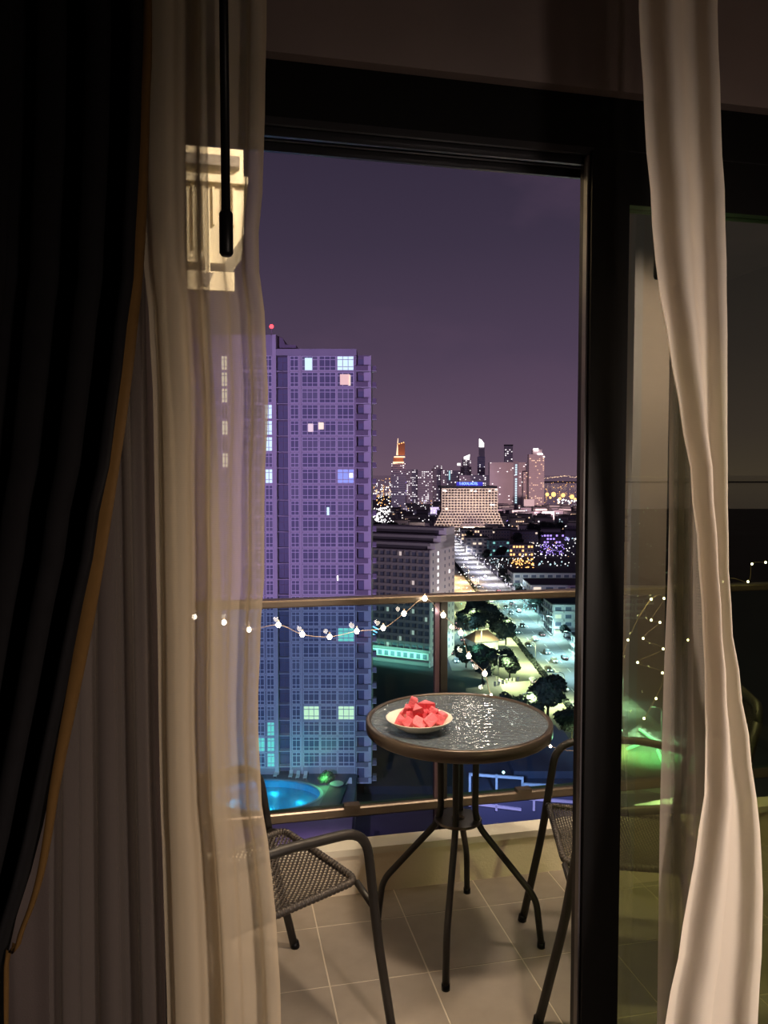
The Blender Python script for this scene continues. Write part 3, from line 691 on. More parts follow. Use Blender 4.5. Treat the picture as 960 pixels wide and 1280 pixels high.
for k in range(22):
    street_lamp(65.2, 178 + 29 * k, True, 19000, (0.88, 0.86, 1.0), 'white street lamp on the kerb of the busy road, ' + nth(k), 'street lamps along the busy road', head)
for k in range(16):
    street_lamp(34.5 if k % 2 else 49.8, 170 + 20 * k, k % 2 == 0, 40000, (1.0, 0.66, 0.34), 'sodium street lamp beside the yellow service road, ' + nth(k), 'lamps along the service road', heada)

# ---- cars
cb_ = MB(); cb_._add([(-0.85, -2.1, 0.3), (0.85, -2.1, 0.3), (0.85, 2.1, 0.3), (-0.85, 2.1, 0.3), (-0.88, -2.05, 0.85), (0.88, -2.05, 0.85), (0.88, 2.0, 0.95), (-0.88, 2.0, 0.95)],
                     [(3, 2, 1, 0), (4, 5, 6, 7), (0, 1, 5, 4), (1, 2, 6, 5), (2, 3, 7, 6), (3, 0, 4, 7)])
cb_._add([(-0.8, -1.2, 0.85), (0.8, -1.2, 0.85), (0.8, 1.6, 0.93), (-0.8, 1.6, 0.93), (-0.65, -0.6, 1.42), (0.65, -0.6, 1.42), (0.65, 1.1, 1.42), (-0.65, 1.1, 1.42)],
         [(4, 5, 6, 7), (0, 1, 5, 4), (1, 2, 6, 5), (2, 3, 7, 6), (3, 0, 4, 7)])
car_b = [cb_.mesh('car_body', mat(nm, c, 0.3, 0.2)) for nm, c in (('white_paint', (0.7, 0.7, 0.72)), ('grey_paint', (0.2, 0.2, 0.22)), ('darkened_wall_car_paint', (0.04, 0.04, 0.06)))]
whl = MB().tube([(-0.1, 0, 0), (0.1, 0, 0)], 0.32, 12).mesh('wheel', M_frame)
hl = MB().box(-0.7, -0.4, -2.16, -2.08, 0.6, 0.8).mesh('headlight', em('headlight_glow', (0.85, 0.95, 1.0), 14)); 
tl = MB().box(-0.75, -0.45, -2.16, -2.08, 0.7, 0.85).mesh('tail_light', em('tail_glow', (1.0, 0.25, 0.3), 6))
r = random.Random(9)
def car(lat, D, toward, k, label, group):
    t = thing('car', label, 'car', tuple(L(lat, D, GZ + 0.06)), -YAW, group)
    inst('car_body', car_b[k % 3], t)
    for x in (-0.78, 0.78):
        for y in (-1.35, 1.35): inst('wheel', whl, t, (x, y, 0.32))
    for x in (0, 1.1): inst('headlight' if toward else 'tail_light', hl if toward else tl, t, (x, 0, 0))
for k, D in enumerate([188, 199, 214, 224, 236, 246, 258, 270, 281, 292, 305, 318, 330, 347, 362, 380, 402, 430, 455, 490, 520]):
    car(r.choice([53.2, 57.8]), D, True, k, ('white', 'grey', 'dark')[k % 3] + ' oncoming car with headlights on the busy road, ' + nth(k), 'oncoming cars on the busy road')
for k, D in enumerate([221, 262, 300, 352, 372, 415, 470]):
    car(62.2, D, False, k, ('white', 'grey', 'dark')[k % 3] + ' car driving away on the busy road, ' + nth(k), 'cars driving away on the busy road')
for k, (lat, D) in enumerate([(45.5, 232), (43, 262), (47, 300)]):
    car(lat, D, False, k, ('white', 'grey', 'dark')[k % 3] + ' lone car on the yellow service road', 'cars on the service road')

# ================================================================ PURPLE TOWER
DT = 144.0
u_ = DT / F_PX
def tx(px): return (px - 480) * u_
def tz(py): return (593 - py) * u_ + EYE
tw = bld('apartment_tower', 'tall purple-lit residential tower left of the skyline with window grid', 0, DT, 0)
BZ = -56.5
MB().box(tx(362), tx(444), 0, 16, BZ, tz(441)).build('tower_body', M_lilac, tw)
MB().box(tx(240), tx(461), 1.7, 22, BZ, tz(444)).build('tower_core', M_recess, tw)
MB().box(tx(240), tx(343), -0.4, 12, BZ, tz(421)).build('tower_wing', M_lilac, tw)
b = MB(); b.box(tx(345), tx(446), -0.3, 18, tz(446), tz(438)); b.build('parapet', M_lilac, tw)
b = MB(); b._add([(tx(343), 3, tz(438)), (tx(369), 3, tz(438)), (tx(369), 10, tz(438)), (tx(343), 10, tz(438)), (tx(343), 3, tz(417)), (tx(352), 3, tz(421)), (tx(355), 3, tz(429)), (tx(369), 3, tz(430)),
         (tx(343), 10, tz(417)), (tx(352), 10, tz(421)), (tx(355), 10, tz(429)), (tx(369), 10, tz(430))],
        [(0, 1, 7, 6, 5, 4), (4, 5, 9, 8), (5, 6, 10, 9), (6, 7, 11, 10), (1, 2, 11, 7)]); b.build('roof_house', M_mid, tw)
ms = MB().tube([(tx(338), 3, tz(421)), (tx(338), 3, tz(409))], 0.12, 6).build('mast', M_grey, tw)
MB().ball((tx(338), 3, tz(406.5)), 0.42).build('beacon', E_red, ms, label='red aviation beacon')
MB().box(tx(342), tx(346.6), -0.55, 1.5, BZ, tz(421)).build('pillar', M_slab, tw)
MB().box(tx(461), tx(464), 0.2, 20, BZ, tz(446)).build('pillar', M_slab, tw)
MB().box(tx(374.5), tx(377), -0.15, 0.05, BZ, tz(446)).build('pilaster', M_slab, tw)
MB().box(tx(287), tx(304), -0.75, 0.05, BZ, tz(421)).build('pilaster', M_slab, tw)
MB().box(tx(360.5), tx(362.5), -0.1, 1.7, BZ, tz(446)).build('pilaster', M_slab, tw)
for px in (398.8, 420.9, 443): MB().box(tx(px - .55), tx(px + .55), -0.12, 0.02, BZ, tz(446)).build('pilaster', M_slab, tw)
def wframe(wd_, ht, cols, low=0.26, top=0.24, t=0.12, d=0.16):
    b = MB()
    for i in range(cols + 1):
        x = wd_ * i / cols; b.box(x - t / 2, x + t / 2, -d, 0, 0, ht)
    for z in (0, ht * low, ht * (1 - top), ht): b.box(0, wd_, -d, 0, z - t / 2, z + t / 2)
    return b.mesh('window', M_mull)
def wpane(wd_, ht, m, blind=None):
    b = MB().box(0.02, wd_ - 0.02, -0.05, -0.02, 0.02, ht - 0.02)
    return b.mesh('pane', m)
FH = 19.96 * u_
bays = [(378.2, 397.8, 3), (399.8, 420, 3), (422, 442.3, 3), (363.8, 373.8, 2)]
wing = [(279, 286.4, 2), (305, 316, 2), (319, 329, 2), (332.5, 341.3, 2)]
wh = FH * 0.87
fm, pmz = {}, {}
def fr_(wd_, cols):
    k = (round(wd_, 2), cols)
    if k not in fm: fm[k] = wframe(wd_, wh, cols)
    return fm[k]
def pn_(wd_, m):
    k = (round(wd_, 2), m.name)
    if k not in pmz: pmz[k] = wpane(wd_, wh, m)
    return pmz[k]
lit = {(0, 2): E_cool, (17, 2): E_teal, (22, 0): E_cream, (22, 2): E_cream, (7, 2): em('lit_window_blue', (0.32, 0.42, 0.95), 0.7)}
wl = {(0, 0): E_cream, (1, 0): E_cream, (2, 0): E_cream, (4, 0): E_cream, (6, 0): E_cream, (3, 3): E_cool, (4, 3): E_cool, (5, 3): E_cool, (7, 3): E_cool, (23, 3): E_teal, (24, 3): E_teal, (22, 3): None, (25, 3): E_teal, (24, 2): E_teal}
rw = random.Random(77)
halfp = MB().box(0.05, 1.0, -0.10, -0.055, 0.55, wh - 0.25)
small = {}
for kf in range(0, 26):
    zf_ = tz(465 + 19.96 * kf) + 0.12 - (0 if kf >= 0 else 0)
    for ib, (a, b2, c) in enumerate(bays):
        wd_ = tx(b2) - tx(a); row = kf
        o = inst('window', fr_(wd_, c), tw, (tx(a), 0.0, zf_))
        m = lit.get((row - 0, ib)) if ib < 3 else None
        if m is None: m = M_pane if rw.random() < 0.66 else M_pane2
        inst('pane', pn_(wd_, m), o)
    for ib, (a, b2, c) in enumerate(wing):
        wd_ = tx(b2) - tx(a); row = kf
        if tz(421) < zf_ + wh: continue
        o = inst('window', fr_(wd_, c), tw, (tx(a), -0.4, zf_))
        m = wl.get((row, ib)) or (M_pane if rw.random() < 0.7 else M_pane2)
        inst('pane', pn_(wd_, m), o)
    # slab lines and balconies
    MB().box(tx(344), tx(444), -0.16, 1.8, zf_ - 0.22, zf_ - 0.10).build('floor_slab', M_slab, tw)
    MB().box(tx(240), tx(342), -0.5, 0, zf_ - 0.32, zf_ - 0.10).build('floor_slab', M_slab, tw)
# lit patches within bays: single lit windows
def litq(px0, px1, py0, py1, m):
    MB().box(tx(px0), tx(px1), -0.17, -0.1, tz(py1), tz(py0)).build('lit_pane', m, tw)
litq(382, 391, 449, 464, E_cool); litq(436, 438.5, 470, 483, E_warm); litq(425.5, 437.5, 469, 482, em('lit_peach', (0.95, 0.62, 0.55), 0.75))
litq(385.5, 392, 530, 540, em('lit_rose', (0.85, 0.66, 0.70), 0.85)); litq(398.5, 405, 528.5, 537, E_warm); litq(408.5, 411.5, 634, 644, E_cool); litq(437, 441, 591.5, 597, E_white)
litq(421, 422.6, 720, 726, E_white)
# corner balconies
bz = MB(); wB = tx(461) - tx(444.5)
bz.box(0, wB + 0.5, -0.55, 1.7, -0.12, 0.06); bz.box(0, 0.15, 0, 1.7, 0.06, FH - 0.12); bz.box(wB * 0.62, wB, 1.0, 1.7, 0.06, FH - 0.12)
bz.box(wB - 0.12, wB + 0.45, -0.5, 0.2, 0.0, 0.95)
balm = bz.mesh('balcony', M_slab)
rm = MB(); 
for i in range(9): rm.box(0.1 + i * wB / 9, 0.14 + i * wB / 9, -0.5, -0.46, 0.06, 1.0)
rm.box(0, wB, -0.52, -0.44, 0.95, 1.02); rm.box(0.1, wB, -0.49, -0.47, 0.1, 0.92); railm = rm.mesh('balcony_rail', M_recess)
dm = MB().box(0.5, wB * 0.6, 1.55, 1.69, 0.06, 2.4).mesh('balcony_door', M_pane)
side = MB().box(0, 0.85, -0.2, 1.2, 0, 0.12).box(0.05, 0.8, -0.15, 1.1, 0.12, 1.0, 1).mesh('side_balcony', [M_slab, M_recess])
lb = MB().box(0, tx(360) - tx(347), 1.3, 1.69, 0.05, FH - 0.3).mesh('recessed_window', M_pane)
lm_ = MB(); wl_ = tx(360) - tx(347)
for i in range(3): lm_.box(i * wl_ / 2 - 0.04, i * wl_ / 2 + 0.04, 1.18, 1.3, 0.05, FH - 0.3)
lm_.box(0, wl_, 1.18, 1.3, 1.7, 1.78); lmm = lm_.mesh('window_bar', M_mid)
for kf in range(0, 27):
    z0 = tz(465 + 19.96 * kf)
    o = inst('balcony', balm, tw, (tx(444.5), 0, z0)); inst('balcony_rail', railm, o); inst('balcony_door', dm, o)
    if kf >= 0: inst('side_balcony', side, tw, (tx(465), 0.6, z0))
    o = inst('recessed_window', lb, tw, (tx(347), 0, z0)); inst('window_bar', lmm, o)

# ================================================================ POOL PODIUM
PZ = -55.5
pd = bld('pool_deck', 'podium terrace holding the round blue pool at the tower foot', 0, 0, 0, 'terrace')
M_deck = mat('deck_stone', (0.16, 0.15, 0.17), 0.8, var=0.3, scale=0.3)
pcx, pcy, pa, pb = -21.0, 134.3, 9.6, 6.6
vs = []; N_ = 48
for j in range(N_):
    a = 2 * math.pi * j / N_; vs.append((pcx + pa * math.cos(a), pcy + pb * math.sin(a)))
bx0, bx1, by0, by1 = -60, -5.2, 112, 146
outer = []
for j in range(N_):
    a = 2 * math.pi * j / N_; c, s_ = math.cos(a), math.sin(a)
    k = min(((bx1 - pcx) / c if c > 0 else (bx0 - pcx) / c) if abs(c) > 1e-6 else 1e9, ((by1 - pcy) / s_ if s_ > 0 else (by0 - pcy) / s_) if abs(s_) > 1e-6 else 1e9)
    outer.append((pcx + c * k, pcy + s_ * k))
b = MB(); b._add([(x, y, PZ) for x, y in vs] + [(x, y, PZ) for x, y in outer] + [(x, y, GZ) for x, y in outer],
                 [(j, (j + 1) % N_, (j + 1) % N_ + N_, j + N_) for j in range(N_)] + [(j + N_, (j + 1) % N_ + N_, (j + 1) % N_ + 2 * N_, j + 2 * N_) for j in range(N_)])
b.build('deck', M_deck, pd)
MB().box(-9.2, -5.2, 100, 128, GZ, PZ + 0.01).build('deck', M_deck, pd)
M_ptile = mat('pool_tile', (0.08, 0.42, 0.60), 0.5, var=0.15, scale=0.6)
b = MB(); b._add([(x, y, PZ) for x, y in vs] + [(x, y, PZ - 1.3) for x, y in vs] + [(pcx, pcy, PZ - 1.3)], [(j, j + N_, (j + 1) % N_ + N_, (j + 1) % N_) for j in range(N_)] + [(j + N_, 2 * N_, (j + 1) % N_ + N_) for j in range(N_)])
b.build('pool_basin', M_ptile, pd)
b = MB(); b._add([(x, y, PZ - 0.12) for x, y in vs], [tuple(range(N_))]); b.build('water', glassy('pool_water', (0.35, 0.85, 1.0), 1.33, 0.05, 0.4, 0.8), pd)
rim_ = MB()
for j in range(N_):
    k = (j + 1) % N_; q = lambda p_, s__: (pcx + (p_[0] - pcx) * s__, pcy + (p_[1] - pcy) * s__)
    A, B2, C2, D2 = vs[j], vs[k], q(vs[k], 1.06), q(vs[j], 1.06)
    rim_._add([(A[0], A[1], PZ + 0.12), (B2[0], B2[1], PZ + 0.12), (C2[0], C2[1], PZ + 0.12), (D2[0], D2[1], PZ + 0.12), (A[0], A[1], PZ - 0.2), (B2[0], B2[1], PZ - 0.2)], [(0, 1, 2, 3), (4, 5, 1, 0)])
rim_.build('pool_rim', mat('pool_rim_stone', (0.25, 0.30, 0.36), 0.6), pd)
for x, y in ((-27, 134), (-20, 131), (-20, 138), (-15, 134)):
    lamp('pool_light', 'POINT', L(x, y, PZ - 0.5), 160, (0.25, 0.8, 1.0), 0.2)
lamp('pool_flood', 'SPOT', L(-19, 120, PZ + 14), 5000, (0.35, 0.75, 1.0), 0.5, L(-17, 136, PZ), 70, 0.8)
# sun loungers, umbrella table and lit bush beyond the pool
lg_ = MB().box(-0.35, 0.35, -1, 0.4, 0.3, 0.42)._add([(-0.35, 0.4, 0.35), (0.35, 0.4, 0.35), (0.35, 1.0, 0.85), (-0.35, 1.0, 0.85), (-0.35, 0.4, 0.42), (0.35, 0.4, 0.42), (0.35, 0.95, 0.92), (-0.35, 0.95, 0.92)], [(0, 1, 2, 3), (7, 6, 5, 4), (0, 4, 5, 1), (3, 2, 6, 7), (0, 3, 7, 4), (1, 5, 6, 2)]).mesh('lounger_top', M_white)
ll = MB().box(-0.03, 0.03, -0.03, 0.03, 0, 0.32).mesh('leg', M_grey)
for i, (x, y) in enumerate([(-17.6, 142.6), (-16.2, 142.2), (-14.8, 142.0), (-20.5, 142.9)]):
    t = thing('sun_lounger', ('third', 'second', 'first', 'fourth')[i] + ' white sun lounger from the lit bush, beyond the round pool', 'sun lounger', tuple(L(x, y, PZ)), -YAW, 'sun loungers beyond the pool')
    inst('lounger_top', lg_, t)
    for a in (-0.3, 0.3):
        for c in (-0.9, 0.35): inst('leg', ll, t, (a, c, 0))
bs = thing('lit_bush', 'bright green floodlit bush beside the round pool', 'bush', tuple(L(-10.6, 139.0, PZ)), 0)
inst('foliage', leafy('foliage', [(0, 0, 1.5, 1.2), (0.7, 0.2, 1.2, 0.9), (-0.8, -0.1, 1.2, 0.9)], 700, 0.28, 3, M_leafg), bs)
MB().tube([(0, 0, 0), (0, 0, 1.4)], 0.12, 6).build('stem', M_bark, bs)
lamp('bush_light', 'POINT', L(-10.9, 137.2, PZ + 1.9), 420, (0.35, 1.0, 0.35), 0.2)
pt_ = thing('garden_table', 'round pale garden table beside the floodlit bush', 'table', tuple(L(-8.6, 137.5, PZ)))
MB().lathe([(0.01, 0.7), (1.3, 0.7), (1.3, 0.78), (0.01, 0.8)], 20).build('table_top', M_grey, pt_); MB().tube([(0, 0, 0), (0, 0, 0.72)], 0.1, 8).build('stem', M_grey, pt_)
# ramp: dark slope with white side wall
rp_ = bld('ramp', 'dark ramp with a white side wall running down beside the pool', 0, 0, 0, 'ramp')
def lq(b, pts, k=0): return b._add([tuple(p_) for p_ in pts], [tuple(range(len(pts)))], k)
def gd(px, py, z): # local lat,D of a pixel at height z
    p_ = onz(px, py, z); return (p_.x * CY_ - p_.y * SY, p_.x * SY + p_.y * CY_)
a1, a2 = gd(413, 984, PZ), gd(434, 984, PZ)
b0, b1 = gd(398, 1012, PZ), gd(424, 1012, PZ)
zt = PZ + 0.5
b = MB(); b._add([(a1[0], a1[1], zt), (a2[0], a2[1], zt), (b1[0], b1[1], zt), (b0[0], b0[1], zt)] + [(x, y, GZ) for x, y in (a1, a2, b1, b0)],
                 [(0, 1, 2, 3), (0, 3, 7, 4), (1, 5, 6, 2), (3, 2, 6, 7), (0, 4, 5, 1)]); b.build('ramp_surface', M_roof, rp_)
c1, c2_, c3, c4 = gd(437, 972, PZ + 1), gd(438.5, 1006, GZ + 3), gd(424, 1006, GZ + 3), gd(432, 980, PZ + .5)
b = MB(); b._add([(c1[0], c1[1], PZ + 1), (c2_[0], c2_[1], GZ + 3), (c3[0], c3[1], GZ + 3), (c4[0], c4[1], PZ + 0.5), (c1[0] + .4, c1[1], PZ + 1), (c2_[0] + .4, c2_[1], GZ + 3)],
                 [(0, 3, 2, 1), (0, 1, 5, 4)]); b.build('side_wall', M_white, rp_)
# purple lit forecourt below the bottom rail
fc = bld('forecourt', 'purple-lit paved forecourt seen under the bottom rail', 0, 0, 0, 'terrace')
b = MB(); b.box(-24, -2.5, 96, 118, PZ - 1.6, PZ - 1.0); b.build('paving', mat('violet_lit_paving', (0.42, 0.38, 0.45), 0.7, var=0.3, scale=0.3), fc)  # some of the purple light is put into the paving colour
for k in range(4):
    MB().box(-9.5 + k * 1.8, -8.7 + k * 1.8, 110, 121, PZ - 1.0, PZ - 0.9).build('white_strip', M_white, fc)
lamp('forecourt_light', 'SPOT', L(-13, 108, PZ + 9), 9000, (0.55, 0.35, 1.0), 0.4, L(-13, 110, PZ - 1), 110, 0.8)
lamp('forecourt_light', 'SPOT', L(-7, 112, PZ + 8), 3500, (1.0, 0.7, 0.95), 0.4, L(-7, 114, PZ - 1), 80, 0.8)
lamp('path_light', 'SPOT', L(6, 112, PZ + 3), 3500, (0.55, 0.55, 1.0), 0.4, L(5.5, 116, GZ), 100, 0.8)

# ================================================================ dark neighbouring block, low terrace with rails
db = bld('dark_building', 'large unlit flat building below the grey hotel, right of the tower', 0, 0, 0)
b = MB(); b._add([(-4, 150, GZ), (21, 150, GZ), (24, 228, GZ), (-4, 246, GZ), (-4, 150, GZ + 1.6), (21, 150, GZ + 1.6), (24, 228, GZ + 1.6), (-4, 246, GZ + 1.6)],
                 [(4, 5, 6, 7), (0, 1, 5, 4), (1, 2, 6, 5), (2, 3, 7, 6), (3, 0, 4, 7)]); b.build('building_body', M_roof, db)
tr_ = bld('terrace_block', 'low navy terrace block with white railings seen past the table legs', 0, 0, 0)
M_navy = mat('navy_roof', (0.07, 0.08, 0.13), 0.7, var=0.2, scale=0.2)
M_trim = mat('white_trim', (0.62, 0.60, 0.68), 0.6)
D0 = 104.0; k_ = D0 / F_PX
def T(px): return (px - 480) * k_
def Zt(py): return (593 - py) * k_ + EYE
MB().box(T(592), T(760), D0 + 0.3, D0 + 30, GZ, Zt(1002)).build('block_body', M_navy, tr_)
MB().box(T(655), T(760), D0 + 6, D0 + 24, Zt(1002), Zt(992)).build('upper_block', M_navy, tr_)
for (xa, xb, ya_, yb_) in ((588, 655, 973, 978), (588, 655, 1010, 1019), (655, 760, 986, 990), (655, 760, 1004, 1012)):
    zA, zB = Zt(ya_), Zt(yb_)
    b = MB(); x_a, x_b = T(xa), T(xb)
    b._add([(x_a, D0, zA - .35), (x_b, D0, zB - .35), (x_b, D0, zB), (x_a, D0, zA), (x_a, D0 + .3, zA - .35), (x_b, D0 + .3, zB - .35), (x_b, D0 + .3, zB), (x_a, D0 + .3, zA)],
           [(0, 1, 2, 3), (3, 2, 6, 7), (4, 7, 6, 5), (0, 4, 5, 1)]); b.build('rail', M_trim, tr_)
for px, ya_, yb_ in ((588, 973, 1016), (622, 975, 1002), (622, 1014, 1022), (655, 978, 1004), (670, 1006, 1022), (690, 988, 1004)):
    MB().box(T(px), T(px) + .3, D0, D0 + .3, Zt(yb_), Zt(ya_)).build('post', M_trim, tr_)
lamp('terrace_light', 'SPOT', L(16, 92, Zt(935)), 11000, (0.42, 0.45, 1.0), 0.5, L(18, 108, Zt(1002)), 110, 0.8)
MB().ball((T(635), D0 + 2, Zt(979)), 0.22).build('wall_light', E_white, tr_)

# ================================================================ GREY HOTEL
DH = 250.0
cx_, ang_h = 14.8, math.atan2(9, 18.2)        # corner lateral; facade runs to the left and away
hb = thing('grey_hotel', 'grey mid-rise hotel with balcony rows and pale end wall, beside the tower', 'building', tuple(L(cx_, DH, GZ)), -YAW - ang_h)
# local: facade along -x, end wall along +y
HF = 2.38; NF = 16; top_ = 38.4
FL, EW = 30.0, 22.0
MB().box(-FL, -0.0, 1.2, EW, 0, top_).build('building_body', M_grey, hb)
MB().box(-0.05, 0.0, 0, 1.3, 0, top_).build('end_fin', M_white, hb)
MB().box(0.0, 0.35, 0, EW, 0, top_ + 0.3).build('end_wall', M_white, hb)
for k, (x1_, y0_, z_) in enumerate([(-0.6, 4.0, 2.2), (-0.2, 9.0, 4.4), (0.2, 14.0, 6.8)]):
    MB().box(-FL, x1_ - 1.5, y0_ + 1.2, EW, top_ + (z_ - 2.3), top_ + z_ - 0.9).build('setback_storey', M_dark, hb)
    MB().box(-FL, x1_ - 0.8, y0_ - 0.3, EW, top_ + z_ - 0.9, top_ + z_).build('terrace_band', M_grey, hb)
    MB().box(-2.4, 0.36, y0_, EW, top_, top_ + z_).build('end_wall', M_white, hb)
UW = 2.35
um = MB(); um.box(0, UW, 0, 1.2, 0, 0.14); um.box(0, 0.10, 0.05, 1.2, 0.14, HF)
um.box(0.1, UW, 0.05, 0.12, 0.14, 0.85); bal = um.mesh('balcony', M_grey)
dr_ = MB().box(0.35, 1.15, 1.10, 1.19, 0.14, 2.05).box(1.2, 1.9, 1.10, 1.19, 0.14, 2.05).mesh('balcony_door', M_pane)
drl = MB().box(0.35, 1.15, 1.10, 1.19, 0.14, 2.05).mesh('balcony_door', em('hotel_room_glow', (0.9, 0.75, 0.7), 0.6))
rh = random.Random(5)
for f_ in range(2, NF):
    for i in range(12):
        o = inst('balcony', bal, hb, (-(i + 1) * UW, 0, f_ * HF)); inst('balcony_door', drl if rh.random() < 0.035 else dr_, o)
MB().box(-FL, 0, -0.4, 0.1, 2.4, 4.7).build('lit_gallery', M_white, hb)
for i in range(12):
    MB().box(-(i + 1) * UW + 0.3, -(i + 1) * UW + 1.7, -0.46, -0.40, 2.7, 4.3).build('gallery_window', M_pane, hb)
wd_m = MB().box(0, 0.06, 0, 0.7, 0, 1.05).mesh('end_window', M_pane); wd_l = MB().box(0, 0.06, 0, 0.9, 0, 1.15).mesh('end_window', E_white)
for f_ in range(1, NF):
    for y_ in (2.0, 6.2, 12.5, 16.5, 20.0):
        lit_ = abs(y_ - 6.2) < .1 and 7 < f_ or (y_ == 16.5 and f_ == 12)
        inst('end_window', wd_l if lit_ else wd_m, hb, (0.35, y_, f_ * HF + 0.9))
lamp('gallery_light', 'AREA', hb.matrix_basis @ Vector((-14, -3.0, 4.5)), 1500, (0.45, 1.0, 0.78), sx=26, sy=0.6, target=hb.matrix_basis @ Vector((-14, 0, 2.5)))
lamp('end_wall_light', 'SPOT', hb.matrix_basis @ Vector((16, 6, 3)), 9000, (1.0, 0.86, 0.92), 0.4, hb.matrix_basis @ Vector((0, 11, 22)), 90, 0.8)
sg = MB()
for i in range(3): sg.box(-0.9 + i * 0.0, 0.9, 0, 0.1, i * 0.9, i * 0.9 + 0.35)
sgo = sg.build('blue_sign', E_sky); sgo.location = L(-3.1, 200, GZ + 21.5); sgo.rotation_euler = (0, 0.5, -YAW)
tag(sgo, 'small tilted blue neon bars on the tower edge under the rail', 'sign', kind='thing')

# ================================================================ SMALL HOUSE, RIGHT BLOCKS
def gable(name, label, lat, D, w_, d_, h_, rh_, rz, mw=M_white, mr=M_roof, z=GZ, wins=0, wm=None, group=None):
    t = bld(name, label, lat, D, z, 'house', group, rz)
    MB().box(-w_ / 2, w_ / 2, 0, d_, 0, h_).build('house_body', mw, t)
    b = MB(); o_ = 0.6
    b._add([(-w_ / 2 - o_, -o_, h_), (w_ / 2 + o_, -o_, h_), (w_ / 2 + o_, d_ + o_, h_), (-w_ / 2 - o_, d_ + o_, h_), (-w_ / 2 + w_ * .22, d_ / 2, h_ + rh_), (w_ / 2 - w_ * .22, d_ / 2, h_ + rh_)],
           [(0, 1, 5, 4), (2, 3, 4, 5), (1, 2, 5), (3, 0, 4), (3, 2, 1, 0)]); b.build('roof', mr, t)
    for i in range(wins):
        x = -w_ / 2 + (i + 0.5) * w_ / wins; f = MB().box(x - .7, x + .7, -0.12, 0.02, h_ * .3, h_ * .78).build('window', M_mull, t); MB().box(x - .6, x + .6, -0.16, -0.11, h_ * .33, h_ * .75).build('pane', wm or M_pane, f)
    return t
gable('small_house', 'small warm-lit house with brown roof beside the sodium-lit road', 37.0, 274, 9, 8, 3.6, 3.2, 0.35, M_white, mat('brown_roof', (0.16, 0.09, 0.07), 0.8), wins=3, wm=E_peach)
lamp('house_light', 'POINT', L(35.0, 269, GZ + 7), 5200, (1.0, 0.62, 0.36), 0.5)
lamp('house_light', 'POINT', L(41, 268, GZ + 6), 2400, (1.0, 0.72, 0.5), 0.5)
lamp('garden_light', 'POINT', L(28.5, 243, GZ + 9.5), 1500, (0.55, 1.0, 0.7), 0.4)
MB_ = MB().ball((0, 0, 0), 0.9).mesh('garden_globe', E_peach)
# parking lot pavement left of the trees
gquad('pavement', [(22, 246), (33, 246), (33, 420), (22, 420)], GZ + 0.06, M_conc, 'pale parking strip beside the grey hotel')
lamp('parking_light', 'SPOT', L(28, 300, GZ + 12), 14000, (0.75, 0.82, 1.0), 0.4, L(28, 300, GZ), 140, 0.8)
lamp('parking_light', 'SPOT', L(27, 262, GZ + 12), 9000, (0.75, 0.82, 1.0), 0.4, L(27, 262, GZ), 140, 0.8)
for k in range(14):
    car(24.5 + (k % 2) * 5.5, 258 + (k // 2) * 11, True if k % 5 == 0 else False, k, ('white', 'grey', 'dark')[k % 3] + ' car parked beside the grey hotel, ' + ('left', 'right')[k % 2] + ' column, ' + nth(k // 2), 'parked cars beside the grey hotel')
fp = bld('white_fence', 'short white post fence in front of the garden trees', 0, 0, 0, 'fence')
for k in range(7):
    MB().box(33.0 + k * 1.3, 33.7 + k * 1.3, 228 + k * 0.9, 228.3 + k * .9, GZ, GZ + 1.4).build('fence_panel', M_white, fp)

def block(name, label, lat, D, w_, d_, fl_, cols, mw, mr=M_roof, rz=0.0, fh=3.0, lit_p=0.08, lm=E_warm, balc=True, side=0, group=None, z=GZ, single=True):
    t = bld(name, label, lat, D, z, 'building', group, rz); h_ = fl_ * fh
    MB().box(0, w_, 0, d_, 0, h_ + 0.4).build('building_body', mw, t)
    MB().box(-0.5, w_ + 0.5, -0.5, d_ + 0.5, h_ + 0.4, h_ + 0.8).build('roof', mr, t)
    rr_ = random.Random(int(lat * 7 + D))
    cw = w_ / cols; wm_ = MB().box(cw * .15, cw * .85, -0.10, 0.02, 0.8, fh - 0.5).mesh('window', M_mull)
    pm1 = MB().box(cw * .2, cw * .8, -0.14, -0.09, 0.9, fh - 0.6).mesh('pane', M_pane); pm2 = MB().box(cw * .2, cw * .8, -0.14, -0.09, 0.9, fh - 0.6).mesh('pane', lm)
    bm_ = MB().box(cw * .05, cw * .95, -1.2, 0, 0.0, 0.15).box(cw * .05, cw * .95, -1.2, -1.1, 0.15, 0.95).mesh('balcony', M_white)
    for f_ in range(fl_):
        for i in range(cols):
            o = inst('window', wm_, t, (i * cw, 0, f_ * fh)); inst('pane', pm2 if rr_.random() < lit_p else pm1, o)
            if balc: inst('balcony', bm_, t, (i * cw, 0, f_ * fh))
    if side:
        cw2 = d_ / side; wm2 = MB().box(-0.10, 0.02, cw2 * .2, cw2 * .8, 0.8, fh - 0.5).mesh('window', M_mull); pm3 = MB().box(-0.14, -0.09, cw2 * .25, cw2 * .75, 0.9, fh - 0.6).mesh('pane', M_pane)
        bm2 = MB().box(-1.2, 0, cw2 * .08, cw2 * .92, 0, .15).box(-1.2, -1.1, cw2 * .08, cw2 * .92, .15, .95).mesh('balcony', M_white)
        for f_ in range(fl_):
            for i in range(side):
                o = inst('window', wm2, t, (0, i * cw2, f_ * fh)); inst('pane', pm3, o); inst('balcony', bm2, t, (0, i * cw2, f_ * fh))
    return t
block('apartment_block', 'pale four-storey block with balconies and dark roof, right of the road', 66.5, 300, 24, 18, 4, 6, M_white, side=4)
block('apartment_block', 'low white block with balconies near the door frame, below the larger block', 67.5, 262, 14, 12, 2, 4, M_white, side=3, lit_p=0.3, lm=E_cool)
